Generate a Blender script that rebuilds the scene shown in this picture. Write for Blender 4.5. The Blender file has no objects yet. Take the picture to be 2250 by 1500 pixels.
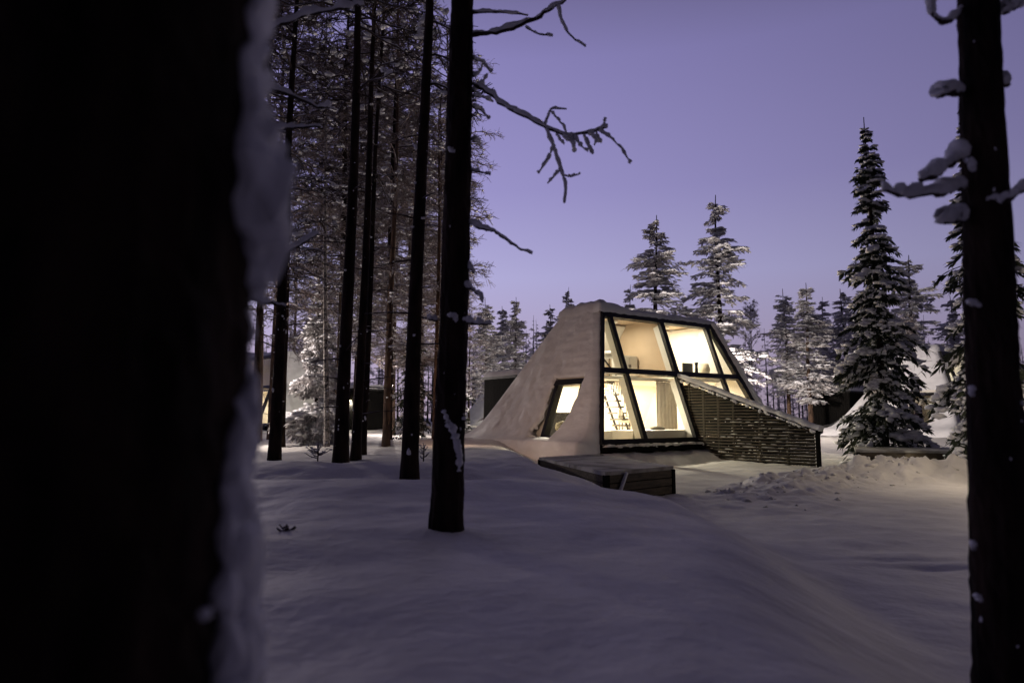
import bpy, math, random
import numpy as np

# ------------------------------------------------------------------ camera, world, light
SC = bpy.context.scene
COL = SC.collection
R = math.radians
EYE = 1.6
F, CX, CY, HZ = 1500.0, 1125.0, 750.0, 915.0           # focal length and horizon of the 2250 px photograph
PITCH = math.atan((HZ - CY) / F)
cam = bpy.data.cameras.new('camera'); cam_o = bpy.data.objects.new('camera', cam); COL.objects.link(cam_o)
cam.sensor_width = 36.0; cam.lens = 24.0; cam.clip_start = 0.05; cam.clip_end = 1000
cam_o.location = (0, 0, EYE); cam_o.rotation_euler = (math.pi / 2 + PITCH, 0, 0)
cam.dof.use_dof = True; cam.dof.focus_distance = 21.0; cam.dof.aperture_fstop = 1.4
SC.camera = cam_o
SC.view_settings.view_transform = 'Standard'; SC.view_settings.look = 'None'
SC.view_settings.exposure = 0.0; SC.view_settings.gamma = 1.0; SC.view_settings.use_curve_mapping = False
SC.cycles.use_denoising = True
SC.cycles.use_adaptive_sampling = True; SC.cycles.adaptive_threshold = 0.02
SC.cycles.max_bounces = 6; SC.cycles.diffuse_bounces = 3; SC.cycles.transparent_max_bounces = 16
SC.cycles.caustics_reflective = False; SC.cycles.caustics_refractive = False
SC.cycles.sample_clamp_indirect = 4.0

SUN_EL, SUN_AZ = -4.0, -28.0                           # the sun has set, ahead and to the left
world = bpy.data.worlds.new('World'); SC.world = world; world.use_nodes = True
wn, wl = world.node_tree.nodes, world.node_tree.links
for n in list(wn): wn.remove(n)
def WN(t, **k):
    n = wn.new(t)
    for a, b in k.items(): setattr(n, a, b)
    return n
w_out = WN('ShaderNodeOutputWorld'); w_bg = WN('ShaderNodeBackground')
w_tc = WN('ShaderNodeTexCoord'); w_sep = WN('ShaderNodeSeparateXYZ')
wl.new(w_tc.outputs['Generated'], w_sep.inputs[0])
w_ramp = WN('ShaderNodeValToRGB'); w_ramp.color_ramp.interpolation = 'LINEAR'
SKY = [(0.0, (0.42, 0.33, 0.42)), (0.10, (0.445, 0.375, 0.55)), (0.20, (0.44, 0.415, 0.685)), (0.32, (0.335, 0.305, 0.60)),
       (0.48, (0.275, 0.248, 0.530)), (0.64, (0.105, 0.092, 0.185)), (1.0, (0.012, 0.011, 0.02))]
el = w_ramp.color_ramp.elements
while len(el) < len(SKY): el.new(0.5)
for e, (p, c) in zip(el, SKY): e.position = p; e.color = (*c, 1)
wl.new(w_sep.outputs['Z'], w_ramp.inputs[0])
# after-glow: the sky brightens towards the set sun, evenly all round the compass
w_dot = WN('ShaderNodeVectorMath', operation='DOT_PRODUCT')
w_dot.inputs[1].default_value = (math.sin(R(SUN_AZ)), math.cos(R(SUN_AZ)), 0.0)
wl.new(w_tc.outputs['Generated'], w_dot.inputs[0])
w_half = WN('ShaderNodeMath', operation='MULTIPLY_ADD'); w_half.inputs[1].default_value = 0.5; w_half.inputs[2].default_value = 0.5
w_pow = WN('ShaderNodeMath', operation='POWER'); w_pow.inputs[1].default_value = 2.0
w_map = WN('ShaderNodeMath', operation='MULTIPLY_ADD'); w_map.inputs[1].default_value = 1.04; w_map.inputs[2].default_value = 0.06
wl.new(w_dot.outputs['Value'], w_half.inputs[0]); wl.new(w_half.outputs[0], w_pow.inputs[0]); wl.new(w_pow.outputs[0], w_map.inputs[0])
w_mul = WN('ShaderNodeVectorMath', operation='SCALE')
wl.new(w_ramp.outputs[0], w_mul.inputs[0]); wl.new(w_map.outputs[0], w_mul.inputs['Scale'])
# the twilight part of the physical sky on top of it
w_sky = WN('ShaderNodeTexSky'); w_sky.sky_type = 'NISHITA'; w_sky.sun_disc = False
w_sky.sun_elevation = R(SUN_EL); w_sky.sun_rotation = R(SUN_AZ); w_sky.ozone_density = 6.0
w_ss = WN('ShaderNodeVectorMath', operation='SCALE'); w_ss.inputs['Scale'].default_value = 0.05
wl.new(w_sky.outputs[0], w_ss.inputs[0])
w_add = WN('ShaderNodeVectorMath', operation='ADD')
wl.new(w_mul.outputs[0], w_add.inputs[0]); wl.new(w_ss.outputs[0], w_add.inputs[1])
wl.new(w_add.outputs[0], w_bg.inputs[0]); w_bg.inputs[1].default_value = 1.0
wl.new(w_bg.outputs[0], w_out.inputs[0])

LAMP = (1.0, 0.90, 0.72)                               # warm household light
FLOOD = (1.0, 0.64, 0.42)                               # the added flood lamp
WHITE = (1.0, 0.87, 0.79)                              # whiter light of the added lamps

# ------------------------------------------------------------------ helpers
rng = np.random.default_rng(11)
random.seed(5)
def ray(px, py):
    x = (px - CX) / F; u = (CY - py) / F
    return np.array([x, math.cos(PITCH) - u * math.sin(PITCH), math.sin(PITCH) + u * math.cos(PITCH)])
def at(px, py, Y):
    r = ray(px, py); r = r * (Y / r[1]); r[2] += EYE
    return r
def sstep(e0, e1, x):
    t = np.clip((x - e0) / (e1 - e0), 0, 1); return t * t * (3 - 2 * t)
_tab = np.random.default_rng(3).random((256, 256))
def vnoise(x, y):
    x = np.asarray(x, float); y = np.asarray(y, float)
    xi = np.floor(x).astype(int); yi = np.floor(y).astype(int); fx = x - xi; fy = y - yi
    fx = fx * fx * fx * (fx * (fx * 6 - 15) + 10); fy = fy * fy * fy * (fy * (fy * 6 - 15) + 10)
    g = lambda a, b: _tab[a & 255, b & 255]
    return (g(xi, yi) * (1 - fx) + g(xi + 1, yi) * fx) * (1 - fy) + (g(xi, yi + 1) * (1 - fx) + g(xi + 1, yi + 1) * fx) * fy - 0.5
def fbm(x, y, o=4):
    s = 0; a = 1.0
    for k in range(o):
        s = s + a * vnoise(x * 2 ** k + 17.3 * k, y * 2 ** k + 9.1 * k); a *= 0.5
    return s

class MB:                                              # collects vertices and faces of one mesh
    def __init__(s): s.v = []; s.f = []; s.n = 0
    def add(s, v, f):
        v = np.asarray(v, float).reshape(-1, 3); s.v.append(v)
        if isinstance(f, np.ndarray): s.f += (f + s.n).tolist()
        else: s.f += [[i + s.n for i in q] for q in f]
        s.n += len(v); return s
    def prism(s, poly, n, th):                         # polygon extruded along n
        p = np.asarray(poly, float); n = np.asarray(n, float); k = len(p)
        f = [list(range(k)), list(range(2 * k - 1, k - 1, -1))] + [[(i + 1) % k, i, i + k, (i + 1) % k + k] for i in range(k)]
        return s.add(np.vstack([p, p + n * th]), f)
    def bar(s, a, b, n, w, d):                         # square bar from a to b, w wide in the plane, d deep along n
        a = np.asarray(a, float); b = np.asarray(b, float); n = np.asarray(n, float); n = n / np.linalg.norm(n)
        t = (b - a) / np.linalg.norm(b - a); x = np.cross(t, n); x /= np.linalg.norm(x)
        q = [a + x * w / 2 - n * d / 2, a - x * w / 2 - n * d / 2, b - x * w / 2 - n * d / 2, b + x * w / 2 - n * d / 2]
        return s.prism(q, n, d)
    def box(s, c, d, rz=0.0):
        x, y, z = np.asarray(d, float) / 2
        v = np.array([[i * x, j * y, k * z] for i in (-1, 1) for j in (-1, 1) for k in (-1, 1)])
        ca, sa = math.cos(rz), math.sin(rz)
        v = np.column_stack([v[:, 0] * ca - v[:, 1] * sa, v[:, 0] * sa + v[:, 1] * ca, v[:, 2]]) + np.asarray(c, float)
        return s.add(v, [[0, 1, 3, 2], [4, 6, 7, 5], [0, 4, 5, 1], [2, 3, 7, 6], [0, 2, 6, 4], [1, 5, 7, 3]])
    def lathe(s, prof, c=(0, 0, 0), k=14):
        v = []; f = []
        for r_, z_ in prof:
            for i in range(k):
                a = 2 * math.pi * i / k; v.append((c[0] + r_ * math.cos(a), c[1] + r_ * math.sin(a), c[2] + z_))
        for j in range(len(prof) - 1):
            for i in range(k):
                f.append([j * k + i, j * k + (i + 1) % k, (j + 1) * k + (i + 1) % k, (j + 1) * k + i])
        f.append(list(range(k))[::-1]); f.append([(len(prof) - 1) * k + i for i in range(k)])
        return s.add(v, f)
    def tubes(s, P, rad, k=3):                         # N tubes of K points each, rad N x K
        P = np.asarray(P, float); rad = np.asarray(rad, float)
        if P.ndim == 2: P = P[None]; rad = rad[None]
        N, K, _ = P.shape
        if N == 0: return s
        T = np.gradient(P, axis=1); T /= np.linalg.norm(T, axis=2, keepdims=True) + 1e-9
        mean = P[:, -1] - P[:, 0]; mean /= np.linalg.norm(mean, axis=1, keepdims=True) + 1e-9
        ref = np.where(np.abs(mean[:, 2:3]) > 0.8, np.array([[1.0, 0.13, 0]]), np.array([[0, 0, 1.0]]))[:, None, :]
        a = np.cross(T, np.broadcast_to(ref, T.shape)); a /= np.linalg.norm(a, axis=2, keepdims=True) + 1e-9
        b = np.cross(a, T)
        ang = np.arange(k) * 2 * math.pi / k
        V = P[:, :, None, :] + rad[:, :, None, None] * (np.cos(ang)[None, None, :, None] * a[:, :, None, :] + np.sin(ang)[None, None, :, None] * b[:, :, None, :])
        j, i = np.meshgrid(np.arange(K - 1), np.arange(k), indexing='ij'); j = j.ravel(); i = i.ravel(); i2 = (i + 1) % k
        q = np.column_stack([j * k + i, j * k + i2, (j + 1) * k + i2, (j + 1) * k + i])
        off = (np.arange(N) * K * k)[:, None, None]
        F_ = (q[None] + off).reshape(-1, 4); base = s.n
        s.add(V.reshape(-1, 3), F_)
        caps = []
        for n in range(N):
            o = base + n * K * k
            caps.append([o + x for x in range(k)][::-1]); caps.append([o + (K - 1) * k + x for x in range(k)])
        s.f += caps
        return s
    def blobs(s, C, S, az=None, jit=0.18, fine=False, seed=0):   # lumpy snow pads: centres, half sizes, heading
        C = np.asarray(C, float).reshape(-1, 3); S = np.asarray(S, float).reshape(-1, 3); N = len(C)
        if N == 0: return s
        bv, bf = ICO1 if fine else ICO0
        g = np.random.default_rng(seed + N)
        V = np.broadcast_to(bv, (N,) + bv.shape) * (1 + g.normal(0, jit, (N, len(bv), 1)))
        V = V * S[:, None, :]
        if az is not None:
            ca, sa = np.cos(az)[:, None], np.sin(az)[:, None]
            V = np.stack([V[:, :, 0] * ca - V[:, :, 1] * sa, V[:, :, 0] * sa + V[:, :, 1] * ca, V[:, :, 2]], axis=2)
        V = V + C[:, None, :]
        F_ = (bf[None] + (np.arange(N) * len(bv))[:, None, None]).reshape(-1, 3)
        return s.add(V.reshape(-1, 3), F_)
    def sprays(s, P, D, L, W, g):                      # leaf-shaped needle sprays
        N = len(P)
        if N == 0: return s
        side = np.cross(D, g.normal(0, 1, (N, 3)) * [0.4, 0.4, 1.0]); side /= np.linalg.norm(side, axis=1, keepdims=True) + 1e-9
        L = np.asarray(L).reshape(-1, 1); W = np.asarray(W).reshape(-1, 1)
        m = P + D * L * 0.45
        V = np.stack([P, m + side * W, P + D * L - [[0, 0, 0.15]] * L, m - side * W], axis=1)
        F_ = (np.array([[0, 1, 2, 3]])[None] + (np.arange(N) * 4)[:, None, None]).reshape(-1, 4)
        return s.add(V.reshape(-1, 3), F_)
    def mesh(s, name, mat, smooth=False):
        me = bpy.data.meshes.new(name); me.from_pydata(np.vstack(s.v).tolist(), [], s.f); me.update()
        me.materials.append(mat)
        if smooth: me.polygons.foreach_set('use_smooth', [True] * len(me.polygons))
        return me
    def build(s, name, mat, parent=None, smooth=False):
        return link(name, s.mesh(name, mat, smooth), parent)
def link(name, me, parent=None):
    o = bpy.data.objects.new(name, me); COL.objects.link(o)
    if parent is not None: o.parent = parent
    return o
def ico(sub):
    import bmesh
    bm = bmesh.new(); bmesh.ops.create_icosphere(bm, subdivisions=sub, radius=1.0)
    v = np.array([x.co[:] for x in bm.verts]); f = np.array([[x.index for x in q.verts] for q in bm.faces]); bm.free()
    return v, f
ICO0, ICO1 = ico(1), ico(2)

def tag(o, label=None, cat=None, group=None, kind=None):
    if label: o['label'] = label
    if cat: o['category'] = cat
    if group: o['group'] = group
    if kind: o['kind'] = kind
    return o
def empty(name, loc=(0, 0, 0), rz=0.0):
    o = bpy.data.objects.new(name, None); COL.objects.link(o); o.location = loc; o.rotation_euler = (0, 0, rz)
    o.empty_display_size = 0.2
    return o
def copy_tree(o, parent=None):
    c = o.copy(); COL.objects.link(c)
    if parent is not None: c.parent = parent
    for ch in list(o.children): copy_tree(ch, c)
    return c

# ------------------------------------------------------------------ materials
def new_mat(name):
    m = bpy.data.materials.new(name); m.use_nodes = True
    return m, m.node_tree.nodes, m.node_tree.links, m.node_tree.nodes['Principled BSDF']
def noise_mat(name, c0, c1, scale=6.0, rough=0.8, bump=0.0, bscale=None, stretch=(1, 1, 1), lo=0.35, hi=0.65, spec=0.3):
    m, n, l, p = new_mat(name)
    tc = n.new('ShaderNodeTexCoord'); mp = n.new('ShaderNodeMapping'); mp.inputs['Scale'].default_value = stretch
    l.new(tc.outputs['Object'], mp.inputs[0])
    t = n.new('ShaderNodeTexNoise'); t.inputs['Scale'].default_value = scale; t.inputs['Detail'].default_value = 5
    l.new(mp.outputs[0], t.inputs['Vector'])
    r = n.new('ShaderNodeValToRGB'); r.color_ramp.elements[0].position = lo; r.color_ramp.elements[1].position = hi
    r.color_ramp.elements[0].color = (*c0, 1); r.color_ramp.elements[1].color = (*c1, 1)
    l.new(t.outputs['Fac'], r.inputs[0]); l.new(r.outputs[0], p.inputs['Base Color'])
    p.inputs['Roughness'].default_value = rough; p.inputs['Specular IOR Level'].default_value = spec
    if bump:
        t2 = n.new('ShaderNodeTexNoise'); t2.inputs['Scale'].default_value = bscale or scale * 3; t2.inputs['Detail'].default_value = 6
        l.new(mp.outputs[0], t2.inputs['Vector'])
        b = n.new('ShaderNodeBump'); b.inputs['Strength'].default_value = bump; b.inputs['Distance'].default_value = 0.03
        l.new(t2.outputs['Fac'], b.inputs['Height']); l.new(b.outputs[0], p.inputs['Normal'])
    return m
def frosted(name, c0, c1, snow, thr0, thr1, nscale=5.0):
    """dark wood or needles whose upper side carries rime"""
    m, n, l, p = new_mat(name)
    tc = n.new('ShaderNodeTexCoord'); t = n.new('ShaderNodeTexNoise'); t.inputs['Scale'].default_value = nscale; t.inputs['Detail'].default_value = 4
    l.new(tc.outputs['Object'], t.inputs['Vector'])
    ge = n.new('ShaderNodeNewGeometry'); sp = n.new('ShaderNodeSeparateXYZ'); l.new(ge.outputs['Normal'], sp.inputs[0])
    ad = n.new('ShaderNodeMath'); ad.operation = 'MULTIPLY_ADD'; ad.inputs[1].default_value = 1.6; l.new(t.outputs['Fac'], ad.inputs[0]); l.new(sp.outputs['Z'], ad.inputs[2])
    mr = n.new('ShaderNodeMapRange'); mr.interpolation_type = 'SMOOTHSTEP'; mr.inputs[1].default_value = thr0; mr.inputs[2].default_value = thr1
    l.new(ad.outputs[0], mr.inputs[0])
    cr = n.new('ShaderNodeValToRGB'); cr.color_ramp.elements[0].color = (*c0, 1); cr.color_ramp.elements[1].color = (*c1, 1)
    l.new(t.outputs['Fac'], cr.inputs[0])
    mx = n.new('ShaderNodeMix'); mx.data_type = 'RGBA'
    l.new(mr.outputs[0], mx.inputs['Factor']); l.new(cr.outputs[0], mx.inputs['A']); mx.inputs['B'].default_value = (*snow, 1)
    l.new(mx.outputs['Result'], p.inputs['Base Color']); p.inputs['Roughness'].default_value = 0.85; p.inputs['Specular IOR Level'].default_value = 0.2
    return m
M = {}
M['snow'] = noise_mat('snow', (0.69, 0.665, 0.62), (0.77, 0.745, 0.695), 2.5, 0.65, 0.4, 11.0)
M['snow_wall'] = noise_mat('wind_packed_snow', (0.70, 0.70, 0.71), (0.79, 0.79, 0.80), 1.6, 0.7, 0.3, 7.0, stretch=(1, 1, 2.2))
M['snow_tree'] = noise_mat('tree_snow', (0.70, 0.70, 0.72), (0.82, 0.82, 0.84), 7.0, 0.75, 0.4, 25.0)
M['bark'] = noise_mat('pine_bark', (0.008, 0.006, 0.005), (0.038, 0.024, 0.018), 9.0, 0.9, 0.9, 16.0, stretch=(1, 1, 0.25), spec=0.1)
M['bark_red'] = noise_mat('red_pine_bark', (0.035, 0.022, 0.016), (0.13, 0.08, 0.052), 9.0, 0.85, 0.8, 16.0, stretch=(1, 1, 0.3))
M['birch'] = noise_mat('pale_bark', (0.05, 0.045, 0.04), (0.42, 0.38, 0.34), 12.0, 0.8, 0.5, 20.0, stretch=(1, 1, 1.5), lo=0.40, hi=0.52)
M['twig'] = frosted('rimed_twigs', (0.07, 0.052, 0.048), (0.17, 0.13, 0.12), (0.58, 0.55, 0.55), 0.45, 1.25, 3.0)
M['dark_twig'] = frosted('thinly_rimed_twigs', (0.022, 0.016, 0.015), (0.06, 0.042, 0.036), (0.5, 0.48, 0.5), 1.15, 1.75, 3.0)
M['needles'] = noise_mat('conifer_needles', (0.016, 0.024, 0.014), (0.055, 0.065, 0.040), 4.0, 0.8)
M['rimed_needles'] = noise_mat('rimed_needles', (0.18, 0.17, 0.16), (0.70, 0.67, 0.665), 3.0, 0.85, lo=0.30, hi=0.54)
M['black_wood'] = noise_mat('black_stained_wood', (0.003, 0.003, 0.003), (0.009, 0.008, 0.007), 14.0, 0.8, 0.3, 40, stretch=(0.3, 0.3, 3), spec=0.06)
M['black_metal'] = noise_mat('black_frame_metal', (0.008, 0.008, 0.008), (0.016, 0.015, 0.015), 20.0, 0.45, 0.1)
M['slat'] = noise_mat('dark_slat_wood', (0.022, 0.017, 0.010), (0.065, 0.050, 0.028), 9.0, 0.65, 0.3, 30, stretch=(0.4, 0.4, 3))
M['deck_wood'] = noise_mat('weathered_deck_wood', (0.045, 0.034, 0.022), (0.10, 0.075, 0.045), 7.0, 0.7, 0.3, 30, stretch=(0.5, 3, 3))
M['lid'] = noise_mat('snow_dusted_lid', (0.07, 0.055, 0.035), (0.46, 0.44, 0.40), 1.6, 0.75, 0.3, 12, lo=0.28, hi=0.56)
M['cream'] = noise_mat('cream_paint', (0.79, 0.755, 0.67), (0.83, 0.795, 0.71), 1.5, 0.6)
M['beige'] = noise_mat('beige_panelling', (0.50, 0.38, 0.26), (0.56, 0.43, 0.30), 1.5, 0.6)
M['white'] = noise_mat('white_paint', (0.80, 0.78, 0.72), (0.84, 0.82, 0.76), 2.0, 0.5)
M['floor'] = noise_mat('light_floor_boards', (0.50, 0.40, 0.27), (0.62, 0.50, 0.35), 5.0, 0.5, stretch=(0.3, 3, 1))
M['dark_metal'] = noise_mat('dark_brown_steel', (0.02, 0.017, 0.013), (0.04, 0.033, 0.025), 9.0, 0.5)
M['grey_fabric'] = noise_mat('grey_fabric', (0.12, 0.11, 0.085), (0.19, 0.17, 0.13), 20.0, 0.9, 0.2)
M['curtain'] = noise_mat('curtain_cloth', (0.76, 0.71, 0.62), (0.82, 0.77, 0.68), 4.0, 0.9)
M['olive'] = noise_mat('olive_screen', (0.055, 0.055, 0.035), (0.08, 0.08, 0.05), 3.0, 0.35)
M['bottle'] = noise_mat('dark_bottle_glass', (0.012, 0.014, 0.008), (0.02, 0.022, 0.014), 3.0, 0.15, spec=0.6)
M['shade'] = noise_mat('cream_lamp_shade', (0.5, 0.44, 0.33), (0.56, 0.5, 0.38), 3.0, 0.9)
def glass_mat():
    m, n, l, p = new_mat('window_glass'); n.remove(p)
    tr = n.new('ShaderNodeBsdfTransparent'); tr.inputs[0].default_value = (0.96, 0.965, 0.95, 1)
    gl = n.new('ShaderNodeBsdfGlossy'); gl.inputs['Roughness'].default_value = 0.02
    lw = n.new('ShaderNodeLayerWeight'); lw.inputs[0].default_value = 0.5
    pw_ = n.new('ShaderNodeMath'); pw_.operation = 'POWER'; pw_.inputs[1].default_value = 5.0; l.new(lw.outputs['Facing'], pw_.inputs[0])
    fr = n.new('ShaderNodeMath'); fr.operation = 'MULTIPLY_ADD'; fr.inputs[1].default_value = 0.8; fr.inputs[2].default_value = 0.035; l.new(pw_.outputs[0], fr.inputs[0])
    mx = n.new('ShaderNodeMixShader'); l.new(fr.outputs[0], mx.inputs[0]); l.new(tr.outputs[0], mx.inputs[1]); l.new(gl.outputs[0], mx.inputs[2])
    l.new(mx.outputs[0], n['Material Output'].inputs[0]); return m
M['glass'] = glass_mat()
def emit(name, c, s):
    m, n, l, p = new_mat(name); n.remove(p)
    e = n.new('ShaderNodeEmission'); e.inputs[0].default_value = (*c, 1); e.inputs[1].default_value = s
    l.new(e.outputs[0], n['Material Output'].inputs[0]); return m
M['lamp'] = emit('lamp_glow', (1.0, 0.80, 0.42), 9.0)
M['lamp_white'] = emit('cool_lamp_glow', (1.0, 0.95, 0.85), 12.0)

def point_light(name, loc, watts, color=LAMP, size=0.12, parent=None):
    l = bpy.data.lights.new(name, 'POINT'); l.energy = watts; l.color = color; l.shadow_soft_size = size
    o = bpy.data.objects.new(name, l); COL.objects.link(o); o.location = loc
    if parent is not None: o.parent = parent
    return o
def area_light(name, loc, watts, size, color=LAMP, parent=None, rot=(0, 0, 0)):
    l = bpy.data.lights.new(name, 'AREA'); l.shape = 'DISK'; l.size = size; l.energy = watts; l.color = color
    o = bpy.data.objects.new(name, l); COL.objects.link(o); o.location = loc; o.rotation_euler = rot
    if parent is not None: o.parent = parent
    return o

# ------------------------------------------------------------------ the snow-covered ground
XE = np.array([(-20, 1.0), (0, 1.15), (3, 1.35), (5, 1.75), (7, 2.2), (8.5, 2.15), (10, 1.75), (12, 1.25), (14, 0.8), (16, 0.35), (19, -0.1), (200, -0.1)])
BERM = np.array([(4.0, 12.6, 0.10), (4.9, 13.6, 0.20), (6.0, 15.0, 0.26), (7.6, 16.4, 0.28), (9.2, 16.6, 0.50), (11.0, 16.3, 0.46), (13.0, 15.8, 0.40), (17.0, 15.0, 0.35)])
def berm(x, y):
    best = np.full(np.shape(x), 1e9); hh = np.zeros(np.shape(x))
    for (ax, ay, ah), (bx, by, bh) in zip(BERM[:-1], BERM[1:]):
        dx, dy = bx - ax, by - ay
        t = np.clip(((x - ax) * dx + (y - ay) * dy) / (dx * dx + dy * dy), 0, 1)
        d = np.hypot(x - ax - t * dx, y - ay - t * dy)
        hh = np.where(d < best, ah + t * (bh - ah), hh); best = np.minimum(best, d)
    return best, hh
def ground(x, y):
    x = np.asarray(x, float); y = np.asarray(y, float)
    xe = np.interp(y, XE[:, 0], XE[:, 1]) + 0.25 * vnoise(y * 0.6, y * 0 + 4.0)
    w = np.interp(y, [0, 4, 9, 14, 20], [1.5, 1.5, 0.9, 0.9, 2.0])
    low = sstep(0, 1, (x - xe + w * 0.35) / w)
    depth = np.interp(y, [-10, 3, 8, 16, 21, 32, 200], [0.45, 0.50, 0.62, 0.68, 0.62, 0.25, 0.1])
    z = -0.86 - low * depth
    left = 1 - low
    z = z + left * (0.10 * np.exp(-((y - 8.3 - 0.25 * np.sin(x * 0.9)) / 0.8) ** 2) - 0.10 * np.exp(-((y - 9.9) / 0.6) ** 2)
                    + 0.10 * np.exp(-((y - 11.4 - 0.4 * np.sin(x * 0.7 + 1)) / 0.8) ** 2) - 0.06 * np.exp(-((y - 13.2) / 0.9) ** 2))
    ta = np.interp(y, [6, 8.5, 11.4, 14], [0.4, 0.2, 0.0, 0.0]); tb_ = np.interp(y, [6, 8.5, 11.4, 14], [2.8, 2.6, 1.6, 1.4])
    z = z - left * 0.30 * sstep(0, 1, (x - ta) / (tb_ - ta)) * sstep(4.5, 7.5, y) * sstep(19, 15, y)
    z = z + left * sstep(9, 14, y) * (0.16 * fbm(x * 0.32 + 3, y * 0.28) )
    d, hh = berm(x, y)
    bz = np.exp(-(d / 0.85) ** 2)
    z = z + hh * bz
    lump = np.abs(fbm(x * 2.4, y * 2.4, 4))
    z = z + np.minimum(1, hh * 3) * np.exp(-(d / 1.1) ** 2) * (0.36 * lump - 0.05)
    # heap of snow round the close trunk
    z = z + 0.42 * np.exp(-(((x + 0.72) / 0.34) ** 2 + ((y - 1.12) / 0.5) ** 2))
    # rolling surface
    far = sstep(20, 60, y)
    z = z + (0.07 * fbm(x * 0.45, y * 0.4 + 7, 3) + 0.030 * fbm(x * 1.7, y * 1.5, 4)) * (1 + 2.0 * far) + 0.009 * fbm(x * 3.9, y * 3.2, 3) + 0.02 * np.clip(fbm(x * 1.1 + 40, y * 1.1, 3), 0, 1) + 0.012 * fbm(x * 6, y * 6, 3) * sstep(9, 12, y)
    # dip round the trunk in front, old ski track on the right
    z = z + 0.03 * np.exp(-(((x + 0.53) / 0.22) ** 2 + ((y - 5.3) / 0.22) ** 2))
    for off in (0.0, 0.34):
        yl = 6.9 + off + 0.10 * np.sin(x * 0.8)
        z = z - 0.035 * np.exp(-((y - yl) / 0.07) ** 2) * sstep(2.9, 3.6, x) * (0.6 + vnoise(x * 1.5, x * 0 + off))
    z = z + 0.25 * sstep(35, 90, y) + 0.4 * sstep(60, 140, np.abs(x))
    return z + EYE
def gh(x, y): return float(ground(np.array([x]), np.array([y]))[0])
def axis(lo, fine0, fine1, hi, step, grow):
    a = list(np.arange(fine0, fine1, step)); s = step; v = fine1
    while v < hi: a.append(v); s *= grow; v += s
    a.append(hi); s = step; v = fine0 - step; b = []
    while v > lo: b.append(v); s *= grow; v -= s
    b.append(lo)
    return np.array(b[::-1] + a)
gx = axis(-160, -6, 11.5, 160, 0.06, 1.09); gy = axis(-40, 0.6, 18.5, 260, 0.06, 1.06)
X, Y = np.meshgrid(gx, gy, indexing='ij')
Z = ground(X, Y); ny_ = len(gy)
I, J = np.meshgrid(np.arange(len(gx) - 1), np.arange(ny_ - 1), indexing='ij'); I = I.ravel(); J = J.ravel()
mb = MB(); mb.add(np.column_stack([X.ravel(), Y.ravel(), Z.ravel()]), np.column_stack([I * ny_ + J, (I + 1) * ny_ + J, (I + 1) * ny_ + J + 1, I * ny_ + J + 1]))
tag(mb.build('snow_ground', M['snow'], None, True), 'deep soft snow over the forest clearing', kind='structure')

# loose clods thrown up along the ploughed bank
mb = MB(); g = np.random.default_rng(8); C = []; S = []
for k in range(300):
    s_ = g.integers(0, len(BERM) - 1); t = g.random(); p = BERM[s_] * (1 - t) + BERM[s_ + 1] * t
    x = p[0] + g.normal(0, 0.5); y = p[1] + g.normal(0, 0.55); r = 0.015 + 0.055 * g.random() ** 2.0
    C.append((x, y, gh(x, y) - r * 0.15)); S.append((r * g.uniform(.8, 1.4), r * g.uniform(.8, 1.3), r * g.uniform(.6, 1)))
mb.blobs(C, S, g.random(len(C)) * 6.28, 0.22, True, 2)
tag(mb.build('snow_clods', M['snow'], None, True), 'loose broken clods along the ploughed snow bank', 'snow', kind='stuff')

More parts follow.
